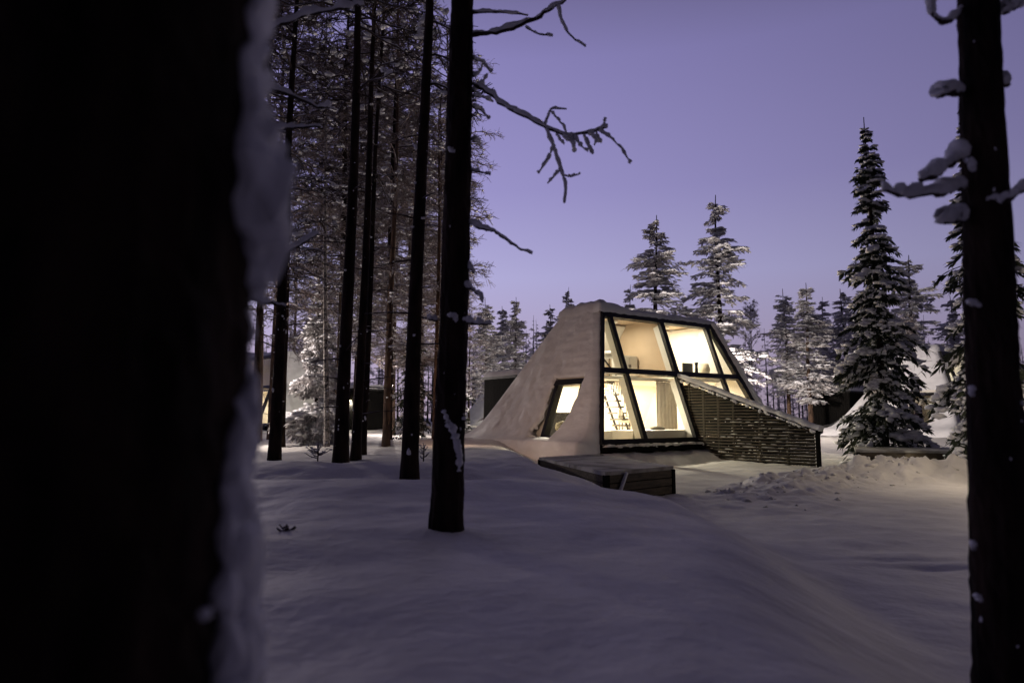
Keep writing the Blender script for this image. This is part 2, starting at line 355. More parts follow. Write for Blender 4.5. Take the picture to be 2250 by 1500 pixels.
# ------------------------------------------------------------------ cabins
CH, IX, IY, IB = 4.4, 1.65, 1.6, 3.4                   # height and inward lean of the sides
MULL = (1.97, 4.53, 7.09)
def make_cabin(name, loc, rz, L1=9.06, L2=6.93, main=False, annex=None, watts=(150, 90, 30), mirror_window=False, cover_seed=1, flare=0.55, lamps=()):
    root = empty(name, loc, rz)
    N_f = np.array([0, -CH, IY]); N_f /= np.linalg.norm(N_f)           # outward normals
    N_l = np.array([-CH, 0, IX]); N_l /= np.linalg.norm(N_l)
    N_r = np.array([CH, 0, IX]); N_r /= np.linalg.norm(N_r)
    N_b = np.array([0, CH, IB]); N_b /= np.linalg.norm(N_b)
    FP = lambda x, t: np.array([x, IY * t, CH * t])
    LP = lambda y, t: np.array([IX * t, y, CH * t])
    RP = lambda y, t: np.array([L1 - IX * t, y, CH * t])
    BP = lambda x, t: np.array([x, L2 - IB * t, CH * t])
    tm, t0, t1 = 0.53, 0.015, 0.985
    # walls
    wy0, wy1, wt0, wt1 = 1.45, 2.78, 0.02, 0.45
    def side_wall(P, n, hole):
        b = MB(); th = -0.14
        hip0 = lambda t: IY * t + 0.0; hip1 = lambda t: L2 - IB * t
        if not hole: b.prism([P(hip0(0), 0), P(hip1(0), 0), P(hip1(1), 1), P(hip0(1), 1)], n, th)
        else:
            b.prism([P(hip0(0), 0), P(hip1(0), 0), P(hip1(wt0), wt0), P(hip0(wt0), wt0)], n, th)
            b.prism([P(hip0(wt1), wt1), P(hip1(wt1), wt1), P(hip1(1), 1), P(hip0(1), 1)], n, th)
            b.prism([P(hip0(wt0), wt0), P(wy0, wt0), P(wy0, wt1), P(hip0(wt1), wt1)], n, th)
            b.prism([P(wy1, wt0), P(hip1(wt0), wt0), P(hip1(wt1), wt1), P(wy1, wt1)], n, th)
        return b.build('wall', M['cream'], root)
    side_wall(LP, N_l, True); side_wall(RP, N_r, False)
    MB().prism([BP(0, 0), BP(L1, 0), BP(L1 - IX, 1), BP(IX, 1)], N_b, -0.14).build('wall', M['cream'], root)
    rf = MB().prism([(IX, IY, CH), (L1 - IX, IY, CH), (L1 - IX, L2 - IB, CH), (IX, L2 - IB, CH)], (0, 0, 1), 0.14).build('roof', M['beige'] if main else M['cream'], root)
    MB().prism([(0.03, 0.03, -0.02), (L1 - 0.03, 0.03, -0.02), (L1 - 0.03, L2 - 0.03, -0.02), (0.03, L2 - 0.03, -0.02)], (0, 0, 1), 0.06).build('floor', M['floor'], root)
    MB().box((L1 / 2, L2 / 2, -0.36), (L1 - 0.1, L2 - 0.1, 0.66)).build('plinth', M['black_wood'], root)
    # glazed front: hips, mullions, transom, head and sill bars, eight panes
    w = 0.13
    bars = [('hip_bar', FP(0.02, 0.0), FP(IX, 1), 0.10), ('hip_bar', FP(L1 - 0.10, 0.0), FP(L1 - IX - 0.04, 1), 0.30 if main else 0.14),
            ('head_bar', FP(IX - 0.05, 0.985), FP(L1 - IX + 0.05, 0.985), 0.20), ('sill_bar', FP(0.02, 0.012), FP(L1 - 0.02, 0.012), 0.14),
            ('transom', FP(IX * tm, tm), FP(L1 - IX * tm, tm), 0.19)]
    for nm, a, b_, ww in bars:
        MB().bar(a, b_, N_f, ww, 0.16 if nm != 'transom' else 0.15).build(nm, M['black_metal'], root)
    for i, mx in enumerate(MULL):
        MB().bar(FP(mx, 0.02), FP(mx, 0.975), N_f, 0.22 if i == 1 else 0.16, 0.14).build('mullion', M['black_metal'], root)
    xs_at = lambda i, t: (IX * t if i == 0 else MULL[i - 1] if i < 4 else L1 - IX * t)
    for lo_, hi_ in ((0.03, tm - 0.025), (tm + 0.025, 0.965)):
        for i in range(4):
            e = 0.05
            q = [FP(xs_at(i, lo_) + e, lo_), FP(xs_at(i + 1, lo_) - e, lo_), FP(xs_at(i + 1, hi_) - e, hi_), FP(xs_at(i, hi_) + e, hi_)]
            if q[3][0] > q[2][0]: q = q[:3]
            pane = MB().prism(q, N_f, 0.02).build('pane', M['glass'], root)
    if main:                                              # deep white fins and head behind the bars
        for mx in MULL:
            for lo_, hi_ in ((0.03, tm - 0.03), (tm + 0.03, 0.96)):
                a_, b_ = FP(mx - 0.03, lo_) - N_f * 0.09, FP(mx - 0.03, hi_) - N_f * 0.09
                MB().prism([a_, b_, b_ - N_f * 0.28, a_ - N_f * 0.28], (1, 0, 0), 0.06).build('fin', M['white'], root)
    # little window in the snowed-up side
    fr = MB(); d = 0.02
    for a, b_ in ((LP(wy0, wt0), LP(wy1, wt0)), (LP(wy0, wt1), LP(wy1, wt1)), (LP(wy0, wt0), LP(wy0, wt1)), (LP(wy1, wt0), LP(wy1, wt1))):
        fr.bar(a + N_l * d, b_ + N_l * d, N_l, 0.17, 0.24)
    fr.prism([LP(wy0 - .1, wt1 + .012) + N_l * .1, LP(wy1 + .1, wt1 + .012) + N_l * .1, LP(wy1 + .1, wt1 - .03) + N_l * .14, LP(wy0 - .1, wt1 - .03) + N_l * .14], N_l, 0.05)
    wf = fr.build('window_frame', M['black_metal'], root)
    MB().prism([LP(wy0 + .06, wt0 + .01), LP(wy1 - .06, wt0 + .01), LP(wy1 - .06, wt1 - .01), LP(wy0 + .06, wt1 - .01)], N_l, 0.02).build('pane', M['glass'], wf)
    # snow packed against the sides: a ring of left, back and right faces, open at the glazed front
    g = np.random.default_rng(cover_seed)
    def cover(P, nrm, hole, st):
        ns, nt = (150, 110) if main and hole else (48, 36)
        s_ = np.linspace(0, 1, ns); t_ = np.linspace(-0.22, 1.03, nt)
        S_, T_ = np.meshgrid(s_, t_, indexing='ij')
        y0 = IY * T_ + (0.03 + 0.05 * fbm(T_ * 22 + st, T_ * 0 + 1.5, 3)) if P in (LP, RP) else IX * T_
        y1 = (L2 - IB * T_) if P in (LP, RP) else L1 - IX * T_
        U = y0 + (y1 - y0) * S_
        if P is LP: B = np.stack([IX * T_, U, CH * T_], -1)
        elif P is RP: B = np.stack([L1 - IX * T_, U, CH * T_], -1)
        else: B = np.stack([U, L2 - IB * T_, CH * T_], -1)
        th = 0.17 + 0.07 * fbm(U * 0.6 + st, T_ * 3 + st, 4) + 0.022 * fbm(U * 4, T_ * 20 + st, 4) + 0.016 * fbm(U * 1.1, T_ * 42 + st, 3)
        th = th + flare * np.exp(-np.maximum(T_ + 0.05, 0) * CH / 0.34) + 0.22 * flare * np.exp(-np.maximum(T_ + 0.09, 0) * CH / 1.1)
        dist = U - y0
        if P in (LP, RP): th = th * np.clip(dist / 0.22, 0, 1) ** 0.45 + 0.012
        th = th + 0.05 * np.clip(fbm(U * 2.2, T_ * 9, 3) * 2, 0, 1) * sstep(0.86, 0.98, T_)
        keep = np.ones(S_.shape, bool)
        if hole:
            tt = np.clip((T_ - wt0) / (wt1 - wt0), 0, 1)
            ya = 1.47 + 0.42 * (1 - tt) ** 1.2 + 0.07 * fbm(T_ * 16, T_ * 0 + 3, 3)
            yb = wy1 + 0.13 + 0.26 * (1 - tt) ** 2 * sstep(-0.01, 0.1, tt) + 0.10 * fbm(T_ * 14 + 5, T_ * 0 + 8, 3)
            tb0 = wt0 - 0.004 + 0.012 * fbm(U * 3, U * 0 + 2, 3); tb1 = wt1 + 0.022
            din = np.minimum(np.minimum(U - ya, yb - U), np.minimum(T_ - tb0, tb1 - T_) * CH)
            keep = din < 0.0
            th = np.where(din > -0.14, np.minimum(th, 0.03 + (th) * np.sqrt(np.clip(-din / 0.14, 0, 1))), th)
        V = B + nrm * th[..., None]
        ids = np.arange(ns * nt).reshape(ns, nt)
        k4 = (keep[:-1, :-1] & keep[1:, :-1] & keep[1:, 1:] & keep[:-1, 1:]).ravel()
        q = np.column_stack([ids[:-1, :-1].ravel(), ids[1:, :-1].ravel(), ids[1:, 1:].ravel(), ids[:-1, 1:].ravel()])[k4]
        return V.reshape(-1, 3), q
    b = MB()
    for P, nrm, hole, st in ((LP, N_l, True, 1.0), (BP, N_b, False, 5.0), (RP, N_r, False, 9.0)):
        v, q = cover(P, nrm, hole, st + cover_seed); b.add(v, q)
    # rounded fillet along the two rear hips
    for P0, n0, n1 in ((lambda t: np.array([IX * t, L2 - IB * t, CH * t]), N_l, N_b), (lambda t: np.array([L1 - IX * t, L2 - IB * t, CH * t]), N_r, N_b)):
        tt = np.linspace(-0.09, 1.03, 30)
        pts = np.array([P0(t) + 0.0 * n0 for t in tt]); rr = 0.19 + flare * np.exp(-(tt + 0.09) * CH / 0.34)
        b.tubes(pts, rr, 14)
    b.build('snow_cover', M['snow_wall'], root, True)
    # snow on the roof
    nx, nyy = (90, 40) if main else (30, 16)
    xs = np.linspace(IX - 0.20, L1 - IX + 0.22, nx); ys = np.linspace(IY - 0.10, L2 - IB + 0.25, nyy)
    XX, YY = np.meshgrid(xs, ys, indexing='ij')
    e = np.minimum(np.minimum(XX - xs[0], xs[-1] - XX), np.minimum((YY - ys[0]) * 1.3, ys[-1] - YY))
    thick = 0.16 + 0.22 * sstep(2.2, 0.0, XX - xs[0])
    zz = CH + 0.10 + thick * np.clip(e / 0.30, 0, 1) ** 0.5 * (1 + 0.5 * fbm(XX * 1.6, YY * 1.6, 4)) + 0.03 * fbm(XX * 6, YY * 6, 2)
    zz = np.where(e < 1e-6, CH + 0.02 + 0.05 * fbm(XX * 5, YY * 5, 3), zz)
    ids = np.arange(nx * nyy).reshape(nx, nyy)
    MB().add(np.stack([XX, YY, zz], -1).reshape(-1, 3), np.column_stack([ids[:-1, :-1].ravel(), ids[1:, :-1].ravel(), ids[1:, 1:].ravel(), ids[:-1, 1:].ravel()])).build('roof_snow', M['snow_wall'], root, True)
    # snow strip down the right hip
    tt = np.linspace(0.0, 1.02, 60)
    pts = np.array([FP(L1 - IX * t + 0.10, t) + N_f * 0.02 + N_r * 0.06 for t in tt])
    pts += g.normal(0, 0.012, pts.shape)
    rr = 0.15 + 0.05 * fbm(tt * 14, tt * 0 + cover_seed, 3) + 0.25 * np.exp(-tt * CH / 0.5)
    MB().tubes(pts, rr, 10).build('hip_snow', M['snow_wall'], root, True)
    # side annex, black boards with a thick cap of snow
    if annex:
        ax, ay, aw, ad, ah = annex
        an = empty('annex', (ax, ay, -0.5)); an.parent = root
        nb = max(4, int(aw / 0.16))
        b = MB(); b.box((aw / 2, ad / 2, ah / 2), (aw - 0.06, ad - 0.06, ah)).build('annex_wall', M['black_wood'], an)
        bm_ = MB().box((0, 0, 0), (aw / nb - 0.012, 0.035, ah)).mesh('board', M['black_wood'])
        bm2 = MB().box((0, 0, 0), (0.035, ad / nb - 0.012, ah)).mesh('board', M['black_wood'])
        for i in range(nb):
            link('board', bm_, an).location = (aw / nb * (i + 0.5), -0.012, ah / 2)
            o = link('board', bm2, an); o.location = (-0.012, ad / nb * (i + 0.5), ah / 2)
        MB().box((aw / 2, ad / 2, ah + 0.05), (aw + 0.16, ad + 0.16, 0.10)).build('annex_roof', M['black_metal'], an)
        b = MB(); k = 26
        xs = np.linspace(-0.10, aw + 0.10, k); ys = np.linspace(-0.10, ad + 0.10, k); XX, YY = np.meshgrid(xs, ys, indexing='ij')
        e = np.minimum(np.minimum(XX - xs[0], xs[-1] - XX), np.minimum(YY - ys[0], ys[-1] - YY))
        zz = ah + 0.10 + 0.26 * np.clip(e / 0.25, 0, 1) ** 0.45 + 0.05 * fbm(XX, YY, 3) * (e > 0)
        ids = np.arange(k * k).reshape(k, k)
        b.add(np.stack([XX, YY, zz], -1).reshape(-1, 3), np.column_stack([ids[:-1, :-1].ravel(), ids[1:, :-1].ravel(), ids[1:, 1:].ravel(), ids[:-1, 1:].ravel()])).build('annex_snow', M['snow_wall'], an, True)
    # rooms
    zl = CH * tm - 0.06
    loft = MB().prism([(1.1, 2.05, zl - 0.12), (L1 - 1.1, 2.05, zl - 0.12), (L1 - 1.1, L2 - 1.9, zl - 0.12), (1.1, L2 - 1.9, zl - 0.12)], (0, 0, 1), 0.12).build('loft_floor', M['white'], root)
    MB().prism([(4.62, 1.35, zl + 0.02), (4.62, L2 - 2.0, zl + 0.02), (4.62, L2 - 3.4, CH - 0.02), (4.62, IY + 0.2, CH - 0.02)], (1, 0, 0), 0.08).build('partition', M['beige'] if main else M['cream'], root)
    for (x, y, z_, wt) in ((2.9, 3.4, zl - 0.20, watts[0] * 0.5), (6.3, 3.2, zl - 0.20, watts[0] * 0.5), (6.0, 2.7, CH - 0.12, watts[1]), (3.2, 2.7, CH - 0.12, watts[2])):
        MB().lathe([(0.20, 0.0), (0.22, 0.03), (0.22, 0.06)], (x, y, z_ + 0.005)).build('ceiling_lamp', M['white'], root)
        area_light('ceiling_light', (x, y, z_ - 0.01), wt, 0.4, LAMP, root)
    for (x, y, z_, wt) in lamps:                         # outside wall lamps
        MB().box((x, y, z_), (0.22, 0.16, 0.10)).build('wall_lamp', M['lamp'], root)
        point_light('wall_lamp_light', (x, y, z_ - 0.16), wt, LAMP, 0.08, root)
    return root, FP, LP, N_f, N_l

A_MAIN = math.atan(1 / 1.383)
c0 = at(1320, 976, 21.0)
main_root, FPm, LPm, NF, NL = make_cabin('glass_cabin', c0, A_MAIN, main=True, annex=(1.2, 6.0, 3.2, 2.2, 2.85), watts=(1750, 230, 72), lamps=())
tag(main_root, 'large snow covered glass cabin with lit sloping windows in the centre', 'cabin', 'glass cabins in the snow')
def to_world(p):
    ca, sa = math.cos(A_MAIN), math.sin(A_MAIN)
    return np.array([c0[0] + p[0] * ca - p[1] * sa, c0[1] + p[0] * sa + p[1] * ca, c0[2] + p[2]])
# ledge of snowy timber under the glass
b = MB(); b.box((2.35, -0.16, -0.16), (4.75, 0.30, 0.16)); b.build('sill_beam', M['black_wood'], main_root)
g = np.random.default_rng(4); n_ = 46
C = np.column_stack([np.linspace(0.1, 4.7, n_), -0.15 + g.normal(0, .05, n_), np.full(n_, -0.07) + g.normal(0, .012, n_)])
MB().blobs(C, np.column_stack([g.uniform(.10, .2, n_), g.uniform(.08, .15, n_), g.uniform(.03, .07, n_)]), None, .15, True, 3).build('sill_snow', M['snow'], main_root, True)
nx, nyy = 80, 20
xs = np.linspace(-0.2, 5.1, nx); ys = np.linspace(-1.5, -0.1, nyy); XX, YY = np.meshgrid(xs, ys, indexing='ij')
zz = -0.62 + 0.34 * sstep(-1.2, -0.2, YY) + 0.07 * fbm(XX * 2.5, YY * 2.5, 4) - 0.3 * sstep(-1.0, -1.5, YY) - 0.25 * sstep(4.6, 5.1, XX)
ids = np.arange(nx * nyy).reshape(nx, nyy)
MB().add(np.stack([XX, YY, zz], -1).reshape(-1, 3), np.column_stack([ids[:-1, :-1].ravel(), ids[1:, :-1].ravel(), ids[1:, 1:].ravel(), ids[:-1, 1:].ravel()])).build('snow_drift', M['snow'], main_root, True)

# slatted screen wall beside the entrance
fence = empty('screen_fence', to_world((4.53, 0, 0)), A_MAIN - math.pi / 2)     # local x runs out from the glass
tag(fence, 'dark slatted screen wall sloping down from the glass with a snow cap', 'fence')
FL = 4.35
top_of = lambda x: 2.22 - 0.345 * (x + 0.85)
bot_of = lambda x: -0.30 - 0.085 * x
nslat = 30
dz = 0.098
for i in range(nslat):
    z_ = -0.95 + i * dz
    # a slat runs from the glass (or its slope) out to where the sloping top cuts it
    x0 = -IY * max(0.0, z_) / CH * 1.0 - 0.02 + 0.06
    x1 = min(FL, (2.22 - z_ - 0.10) / 0.345 - 0.85)
    if x1 - x0 < 0.12: continue
    zb = lambda x: z_ - 0.03 * x
    b = MB(); b.prism([(x0, -0.013, z_ + 0.0), (x1, -0.013, z_ - 0.0), (x1, -0.013, z_ + 0.052), (x0, -0.013, z_ + 0.052)], (0, 1, 0), 0.026)
    b.build('slat', M['slat'], fence)
    if i < nslat - 1: MB().prism([(x0, 0.108, z_ + 0.05), (x1 - 0.16, 0.108, z_ + 0.05), (x1 - 0.16, 0.108, z_ + 0.110), (x0, 0.108, z_ + 0.110)], (0, 1, 0), 0.022).build('slat', M['black_wood'], fence)  # back row in black wood: shade of the gaps put into its colour
pm = None
for x in (-0.35, 0.25, 0.85, 1.45, 2.4, 3.35, FL - 0.05):
    ht = top_of(x) - 0.05
    MB().box((x, 0.06, (ht - 0.9) / 2), (0.07, 0.07, ht + 0.9)).build('post', M['slat'], fence)
MB().box((FL + 0.03, -0.02, -0.25), (0.09, 0.10, 1.40)).build('corner_post', M['black_wood'], fence)
MB().bar((-0.80, 0.02, top_of(-0.80)), (FL + 0.1, 0.02, top_of(FL + 0.1)), (0, 0, 1), 0.22, 0.05).build('cap_board', M['black_wood'], fence)
xx = np.linspace(-0.82, FL + 0.12, 110)
pts = np.column_stack([xx, 0.02 + 0.012 * np.sin(xx * 9), top_of(xx) + 0.075 + 0.02 * fbm(xx * 3, xx * 0, 3)])
MB().tubes(pts, 0.105 + 0.03 * fbm(xx * 4, xx * 0 + 3, 3), 10).build('cap_snow', M['snow_wall'], fence, True)
g = np.random.default_rng(6); n_ = 60
xq = g.uniform(-0.6, FL, n_)
MB().blobs(np.column_stack([xq, np.full(n_, -0.07), top_of(xq) - 0.01 - 0.03 * g.random(n_)]), np.column_stack([g.uniform(.04, .09, n_), g.uniform(.03, .05, n_), g.uniform(.03, .07, n_)]), None, .2, False, 5).build('cap_snow_crust', M['snow_wall'], fence, True)
n_ = 330; xq = g.uniform(-0.2, FL, n_) ; li = g.integers(0, 18, n_); zq = -0.95 + li * dz + 0.054
ok = zq < top_of(xq) - 0.15; ok &= g.random(n_) < 0.25 + 0.75 * (xq > 1.2); xq = xq[ok]; zq = zq[ok]; n_ = len(xq)
tag(MB().blobs(np.column_stack([xq, np.full(n_, -0.012), zq]), np.column_stack([0.02 + 0.22 * g.random(n_) ** 3, np.full(n_, .015), g.uniform(.005, .012, n_)]), None, .15, False, 5).build('slat_snow', M['snow'], fence, True), kind='stuff')

# the other cabins of the village
def sub_cabin(px, py, Y_, rz, **k):
    p = at(px, py, Y_); p[2] = gh(p[0], p[1]) + 0.30
    return make_cabin('glass_cabin', p, rz, **k)[0]
cab_r = sub_cabin(2122, 960, 36.0, A_MAIN, annex=(1.0, 6.6, 3.2, 2.4, 2.75), watts=(160, 120, 60), cover_seed=3)
tag(cab_r, 'snow covered cabin with black boarded annex behind the tall right spruce', 'cabin', 'glass cabins in the snow')
cab_b = sub_cabin(1118, 945, 56.0, A_MAIN, watts=(160, 120, 60), cover_seed=4, lamps=((-1.2, 1.5, 1.4, 60),))  # its wall lamp is assumed, to light the snow there
tag(cab_b, 'distant snow covered cabin peeping out left of the central cabin annex', 'cabin', 'glass cabins in the snow')
pD = at(603, 962, 40.0); aD = R(-40)
pD = pD - np.array([math.cos(aD), math.sin(aD), 0]) * 9.06
pD[2] = gh(at(603, 962, 40.0)[0], 40.0) + 0.30
cab_d = make_cabin('glass_cabin', pD, aD, L2=5.6, watts=(420, 300, 200), cover_seed=7, annex=(9.5, 3.0, 3.0, 2.4, 2.6), lamps=((12.15, 2.88, 1.45, 140),))[0]
tag(cab_d, 'snow covered cabin glowing white among the pine trunks at left', 'cabin', 'glass cabins in the snow')

# terrace boxes half buried in the snow
def terrace_box(name, corners, h, label, planks, lid=True):
    A, B, D = [np.asarray(c, float) for c in corners]      # near corner, right corner, far left corner (top level)
    ex = (B - A)[:2]; ey = (D - A)[:2]; lx = np.linalg.norm(ex); ly = np.linalg.norm(ey)
    rz = math.atan2(ex[1], ex[0]); o = empty(name, (A[0], A[1], A[2] - h), rz); tag(o, label, 'terrace box')
    c, s = math.cos(-rz), math.sin(-rz); dy = np.array([ey[0] * c - ey[1] * s, ey[0] * s + ey[1] * c])
    dirx = np.array([lx, 0.0]); n = planks; ph = (h - 0.06) / n
    q = [np.array([0, 0.]), dirx, dirx + dy, dy]; cen = (dirx + dy) / 2
    ins = [p + (cen - p) * 0.012 for p in q]
    MB().prism([(*p, 0.0) for p in ins], (0, 0, 1), h - 0.08).build('carcass', M['black_wood'], o)
    for k in range(n):
        for a, b_ in ((q[0], q[1]), (q[1], q[2]), (q[2], q[3]), (q[3], q[0])):
            d_ = (b_ - a) / np.linalg.norm(b_ - a); nn = np.array([d_[1], -d_[0], 0])
            MB().prism([(*a, k * ph + 0.008), (*b_, k * ph + 0.008), (*b_, (k + 1) * ph - 0.008), (*a, (k + 1) * ph - 0.008)], nn, 0.02).build('plank', M['deck_wood'], o)
    for p in q: MB().box((p[0] - (p[0] - cen[0]) * 0.004, p[1] - (p[1] - cen[1]) * 0.004, h / 2 - 0.03), (0.09, 0.09, h - 0.06)).build('corner_post', M['black_wood'], o)
    # two lid leaves with a seam
    f0 = 0.46
    for a, b_ in ((0.0, f0 - 0.004), (f0 + 0.004, 1.0)):
        out = [q[0] + dy * a - dirx * 0.02, q[1] + dy * a + dirx * 0.02, q[1] + dy * b_ + dirx * 0.02, q[0] + dy * b_ - dirx * 0.02]
        MB().prism([(*p, h - 0.07) for p in out], (0, 0, 1), 0.07 if a == 0 else 0.064).build('lid', M['lid'], o)
    return o, q, h
tb, q, h = terrace_box('terrace_box', (at(1332, 1036, 12.0), at(1477, 1026, 13.35), at(1187, 1004, 16.4)), 0.66,
                       'low dark wooden box with snow dusted lid before the cabin', 4)
MB().tubes(np.array([(0.24, -0.04, 0.10), (0.30, -0.045, 0.28), (0.42, -0.045, 0.48), (0.52, -0.04, 0.62)]), np.array([.02, .035, .035, .03]), 7).build('strap', M['snow_wall'], tb, True)
MB().lathe([(0.02, 0), (0.02, 0.10), (0.03, 0.12)], (1.98, 0.05, 0.34), 8).build('catch', M['black_metal'], tb)
A2 = at(1884, 988, 19.2); B2 = at(2108, 996, 18.6); D2 = at(1880, 980, 21.6)
for p in (B2, D2): p[2] = A2[2]
tb2, q, h = terrace_box('terrace_box', (A2, B2, D2), 0.72, 'long low dark timber box with a small light under the right spruce', 4)
lp = at(1985, 1009, 18.85)
sl = empty('step_light', (lp[0], lp[1] - 0.06, lp[2]), 0); tag(sl, 'tiny bright step light on the low box at right', 'lamp')
MB().lathe([(0.05, 0.0), (0.06, 0.02), (0.05, 0.05)], (0, 0, 0.03), 10).build('housing', M['black_metal'], sl)
MB().lathe([(0.030, 0.0), (0.045, 0.02), (0.030, 0.05)], (0, 0, -0.02), 10).build('bulb', M['lamp_white'], sl)
point_light('step_glow', (0, -0.12, 0.0), 1.5, (1, .93, .8), 0.03, sl)

# ------------------------------------------------------------------ things inside the main cabin
def inside(name, p, rz=0.0):
    return empty(name, to_world(p), A_MAIN + rz)
zl = CH * 0.53 - 0.06
st = inside('staircase', (3.42, 3.15, 0.04)); tag(st, 'open dark stair with thin rails behind the lower left glass', 'stairs')
for i in range(9):
    MB().box((0.72 - i * 0.085, 0.03 * i, 0.24 + i * 0.23), (0.30, 0.70, 0.06), 0).build('tread', M['dark_metal'], st)
for y_ in (-0.30, 0.30):
    MB().bar((0.80, y_, 0.05), (-0.02, y_ + 0.24, 2.2), (0, 1, 0), 0.09, 0.03).build('stringer', M['dark_metal'], st)
for i in range(9):
    MB().box((-0.35 + i * 0.085, -0.30, 1.86), (0.022, 0.022, 0.50)).build('baluster', M['dark_metal'], st)
MB().box((-0.0, -0.30, 2.12), (0.80, 0.05, 0.05)).build('handrail', M['dark_metal'], st)
for i in range(4):
    MB().box((0.66 - i * 0.12, -0.36, 0.95 + i * 0.34), (0.02, 0.02, 0.95)).build('baluster', M['dark_metal'], st)
ch = inside('chair', (3.72, 2.6, 0.22), 0.5); tag(ch, 'small white padded chair at the foot of the dark stair', 'chair')
MB().box((0, 0, 0.44), (0.46, 0.46, 0.09)).build('seat', M['shade'], ch)
MB().box((0.0, 0.22, 0.72), (0.44, 0.06, 0.34)).build('backrest', M['shade'], ch)
for sx in (-0.2, 0.2):
    for sy in (-0.2, 0.2): MB().box((sx, sy, 0.20), (0.035, 0.035, 0.40)).build('leg', M['dark_metal'], ch)
    MB().box((sx * 1.15, 0, 0.62), (0.04, 0.44, 0.03)).build('armrest', M['dark_metal'], ch)
rug = inside('bench_chest', (3.72, 2.6, 0.04)); tag(rug, 'low dark chest standing under the little white chair', 'chest')
MB().box((0, 0, 0.09), (0.70, 0.62, 0.15)).build('body', M['dark_metal'], rug); MB().box((0, 0, 0.163), (0.74, 0.66, 0.025)).build('top', M['olive'], rug)
bed = inside('bed', (3.6, 1.05, 0.04)); tag(bed, 'long white bed along the bottom of the lower windows', 'bed')
MB().box((0, 0, 0.09), (3.4, 1.1, 0.18)).build('frame', M['white'], bed)
MB().box((0, 0, 0.26), (3.34, 1.06, 0.16)).build('mattress', M['white'], bed)
cu = inside('cushion', (3.86, 1.2, 0.38)); tag(cu, 'brown rumpled cushion lying on the white bed', 'cushion')
MB().blobs([(0, 0, 0.05)], [(.34, .18, .08)], None, .10, True).build('cover', M['grey_fabric'], cu, True)
ctn = inside('curtain', (4.75, 2.0, 0.06)); tag(ctn, 'thin pale curtain hanging behind the lower middle pane', 'curtain')
xs = np.linspace(0, 1.15, 70); zs = np.linspace(0, 2.08, 10); XX, ZZ = np.meshgrid(xs, zs, indexing='ij')
YY = 0.045 * np.sin(XX * 34 + 0.6 * np.sin(ZZ * 1.4)) * (1.1 - 0.3 * ZZ / 2.1)
ids = np.arange(700).reshape(70, 10); fq = np.column_stack([ids[:-1, :-1].ravel(), ids[1:, :-1].ravel(), ids[1:, 1:].ravel(), ids[:-1, 1:].ravel()])
o = MB().add(np.stack([XX, YY, ZZ], -1).reshape(-1, 3), fq).build('cloth', M['curtain'], ctn, True)
o.modifiers.new('cloth', 'SOLIDIFY').thickness = 0.008
MB().bar((-0.1, 0, 2.10), (1.25, 0, 2.10), (0, 1, 0), 0.03, 0.03).build('rod', M['dark_metal'], ctn)
cb = inside('cupboard', (4.1, 3.0, zl)); tag(cb, 'pale square cupboard on the loft behind upper left glass', 'cupboard')
MB().box((0, 0, 0.42), (0.85, 0.5, 0.84)).build('body', M['white'], cb)
for sx in (-0.21, 0.21):
    d_ = MB().box((sx, -0.262, 0.42), (0.40, 0.02, 0.78)).build('door', M['cream'], cb); MB().box((sx * 0.2, -0.285, 0.45), (0.02, 0.03, 0.12)).build('handle', M['dark_metal'], d_)
lm = inside('table_lamp', (2.92, 2.6, zl)); tag(lm, 'white frilled lamp on a thin stand in the loft corner', 'lamp')
MB().lathe([(0.12, 0), (0.12, 0.02), (0.02, 0.04), (0.015, 0.72)], (0, 0, 0), 12).build('stand', M['dark_metal'], lm)
MB().lathe([(0.20, 0.68), (0.24, 0.74), (0.20, 0.80), (0.23, 0.86), (0.14, 0.95)], (0, 0, 0), 14).build('lamp_shade', M['white'], lm)
ra = inside('loft_railing', (2.35, 2.3, zl)); tag(ra, 'thin slanting loft rail at the far left upper pane', 'railing')
MB().bar((0, 0, 0.62), (0.62, 0, 0.05), (0, 1, 0), 0.04, 0.04).build('rail', M['dark_metal'], ra)
MB().box((0, 0, 0.3), (0.035, 0.035, 0.62)).build('post', M['dark_metal'], ra)
sh = inside('shelf_ledge', (6.75, 1.72, zl - 0.12)); tag(sh, 'white shelf ledge behind the upper right panes', 'shelf')
MB().box((0, 0, 0.06), (2.7, 0.55, 0.10)).build('top', M['white'], sh)
tv = inside('dark_panel_screen', (6.25, 1.78, zl)); tag(tv, 'square dark screen standing on the ledge in the right upper pane', 'screen')
MB().box((0, 0, 0.32), (0.56, 0.05, 0.56)).build('panel', M['olive'], tv); MB().box((0, 0, 0.02), (0.3, 0.2, 0.04)).build('foot', M['dark_metal'], tv)
bt = inside('vase', (6.70, 1.72, zl)); tag(bt, 'tall narrow dark vase next to the square screen', 'vase')
MB().lathe([(0.13, 0), (0.14, 0.02), (0.07, 0.30), (0.055, 0.5), (0.07, 0.62)], (0, 0, 0), 16).build('body', M['bottle'], bt, True)
MB().lathe([(0.075, 0.60), (0.08, 0.63), (0.07, 0.65)], (0, 0, 0), 16).build('rim', M['bottle'], bt, True)
sd = inside('table_lamp', (7.35, 1.85, zl), 0); tag(sd, 'beige lamp with tapered shade on the right upper ledge', 'lamp')
MB().lathe([(0.12, 0), (0.12, 0.02), (0.02, 0.04), (0.02, 0.18)], (0, 0, 0), 12).build('stand', M['dark_metal'], sd)
MB().lathe([(0.16, 0.16), (0.27, 0.62)], (0, 0, 0), 18).build('lamp_shade', M['shade'], sd, True)
b2 = inside('bottle', (7.48, 1.60, zl)); tag(b2, 'small dark bottle on the ledge by the beige lamp', 'bottle')
MB().lathe([(0.05, 0), (0.05, 0.14), (0.02, 0.19), (0.02, 0.27)], (0, 0, 0), 12).build('body', M['bottle'], b2, True)
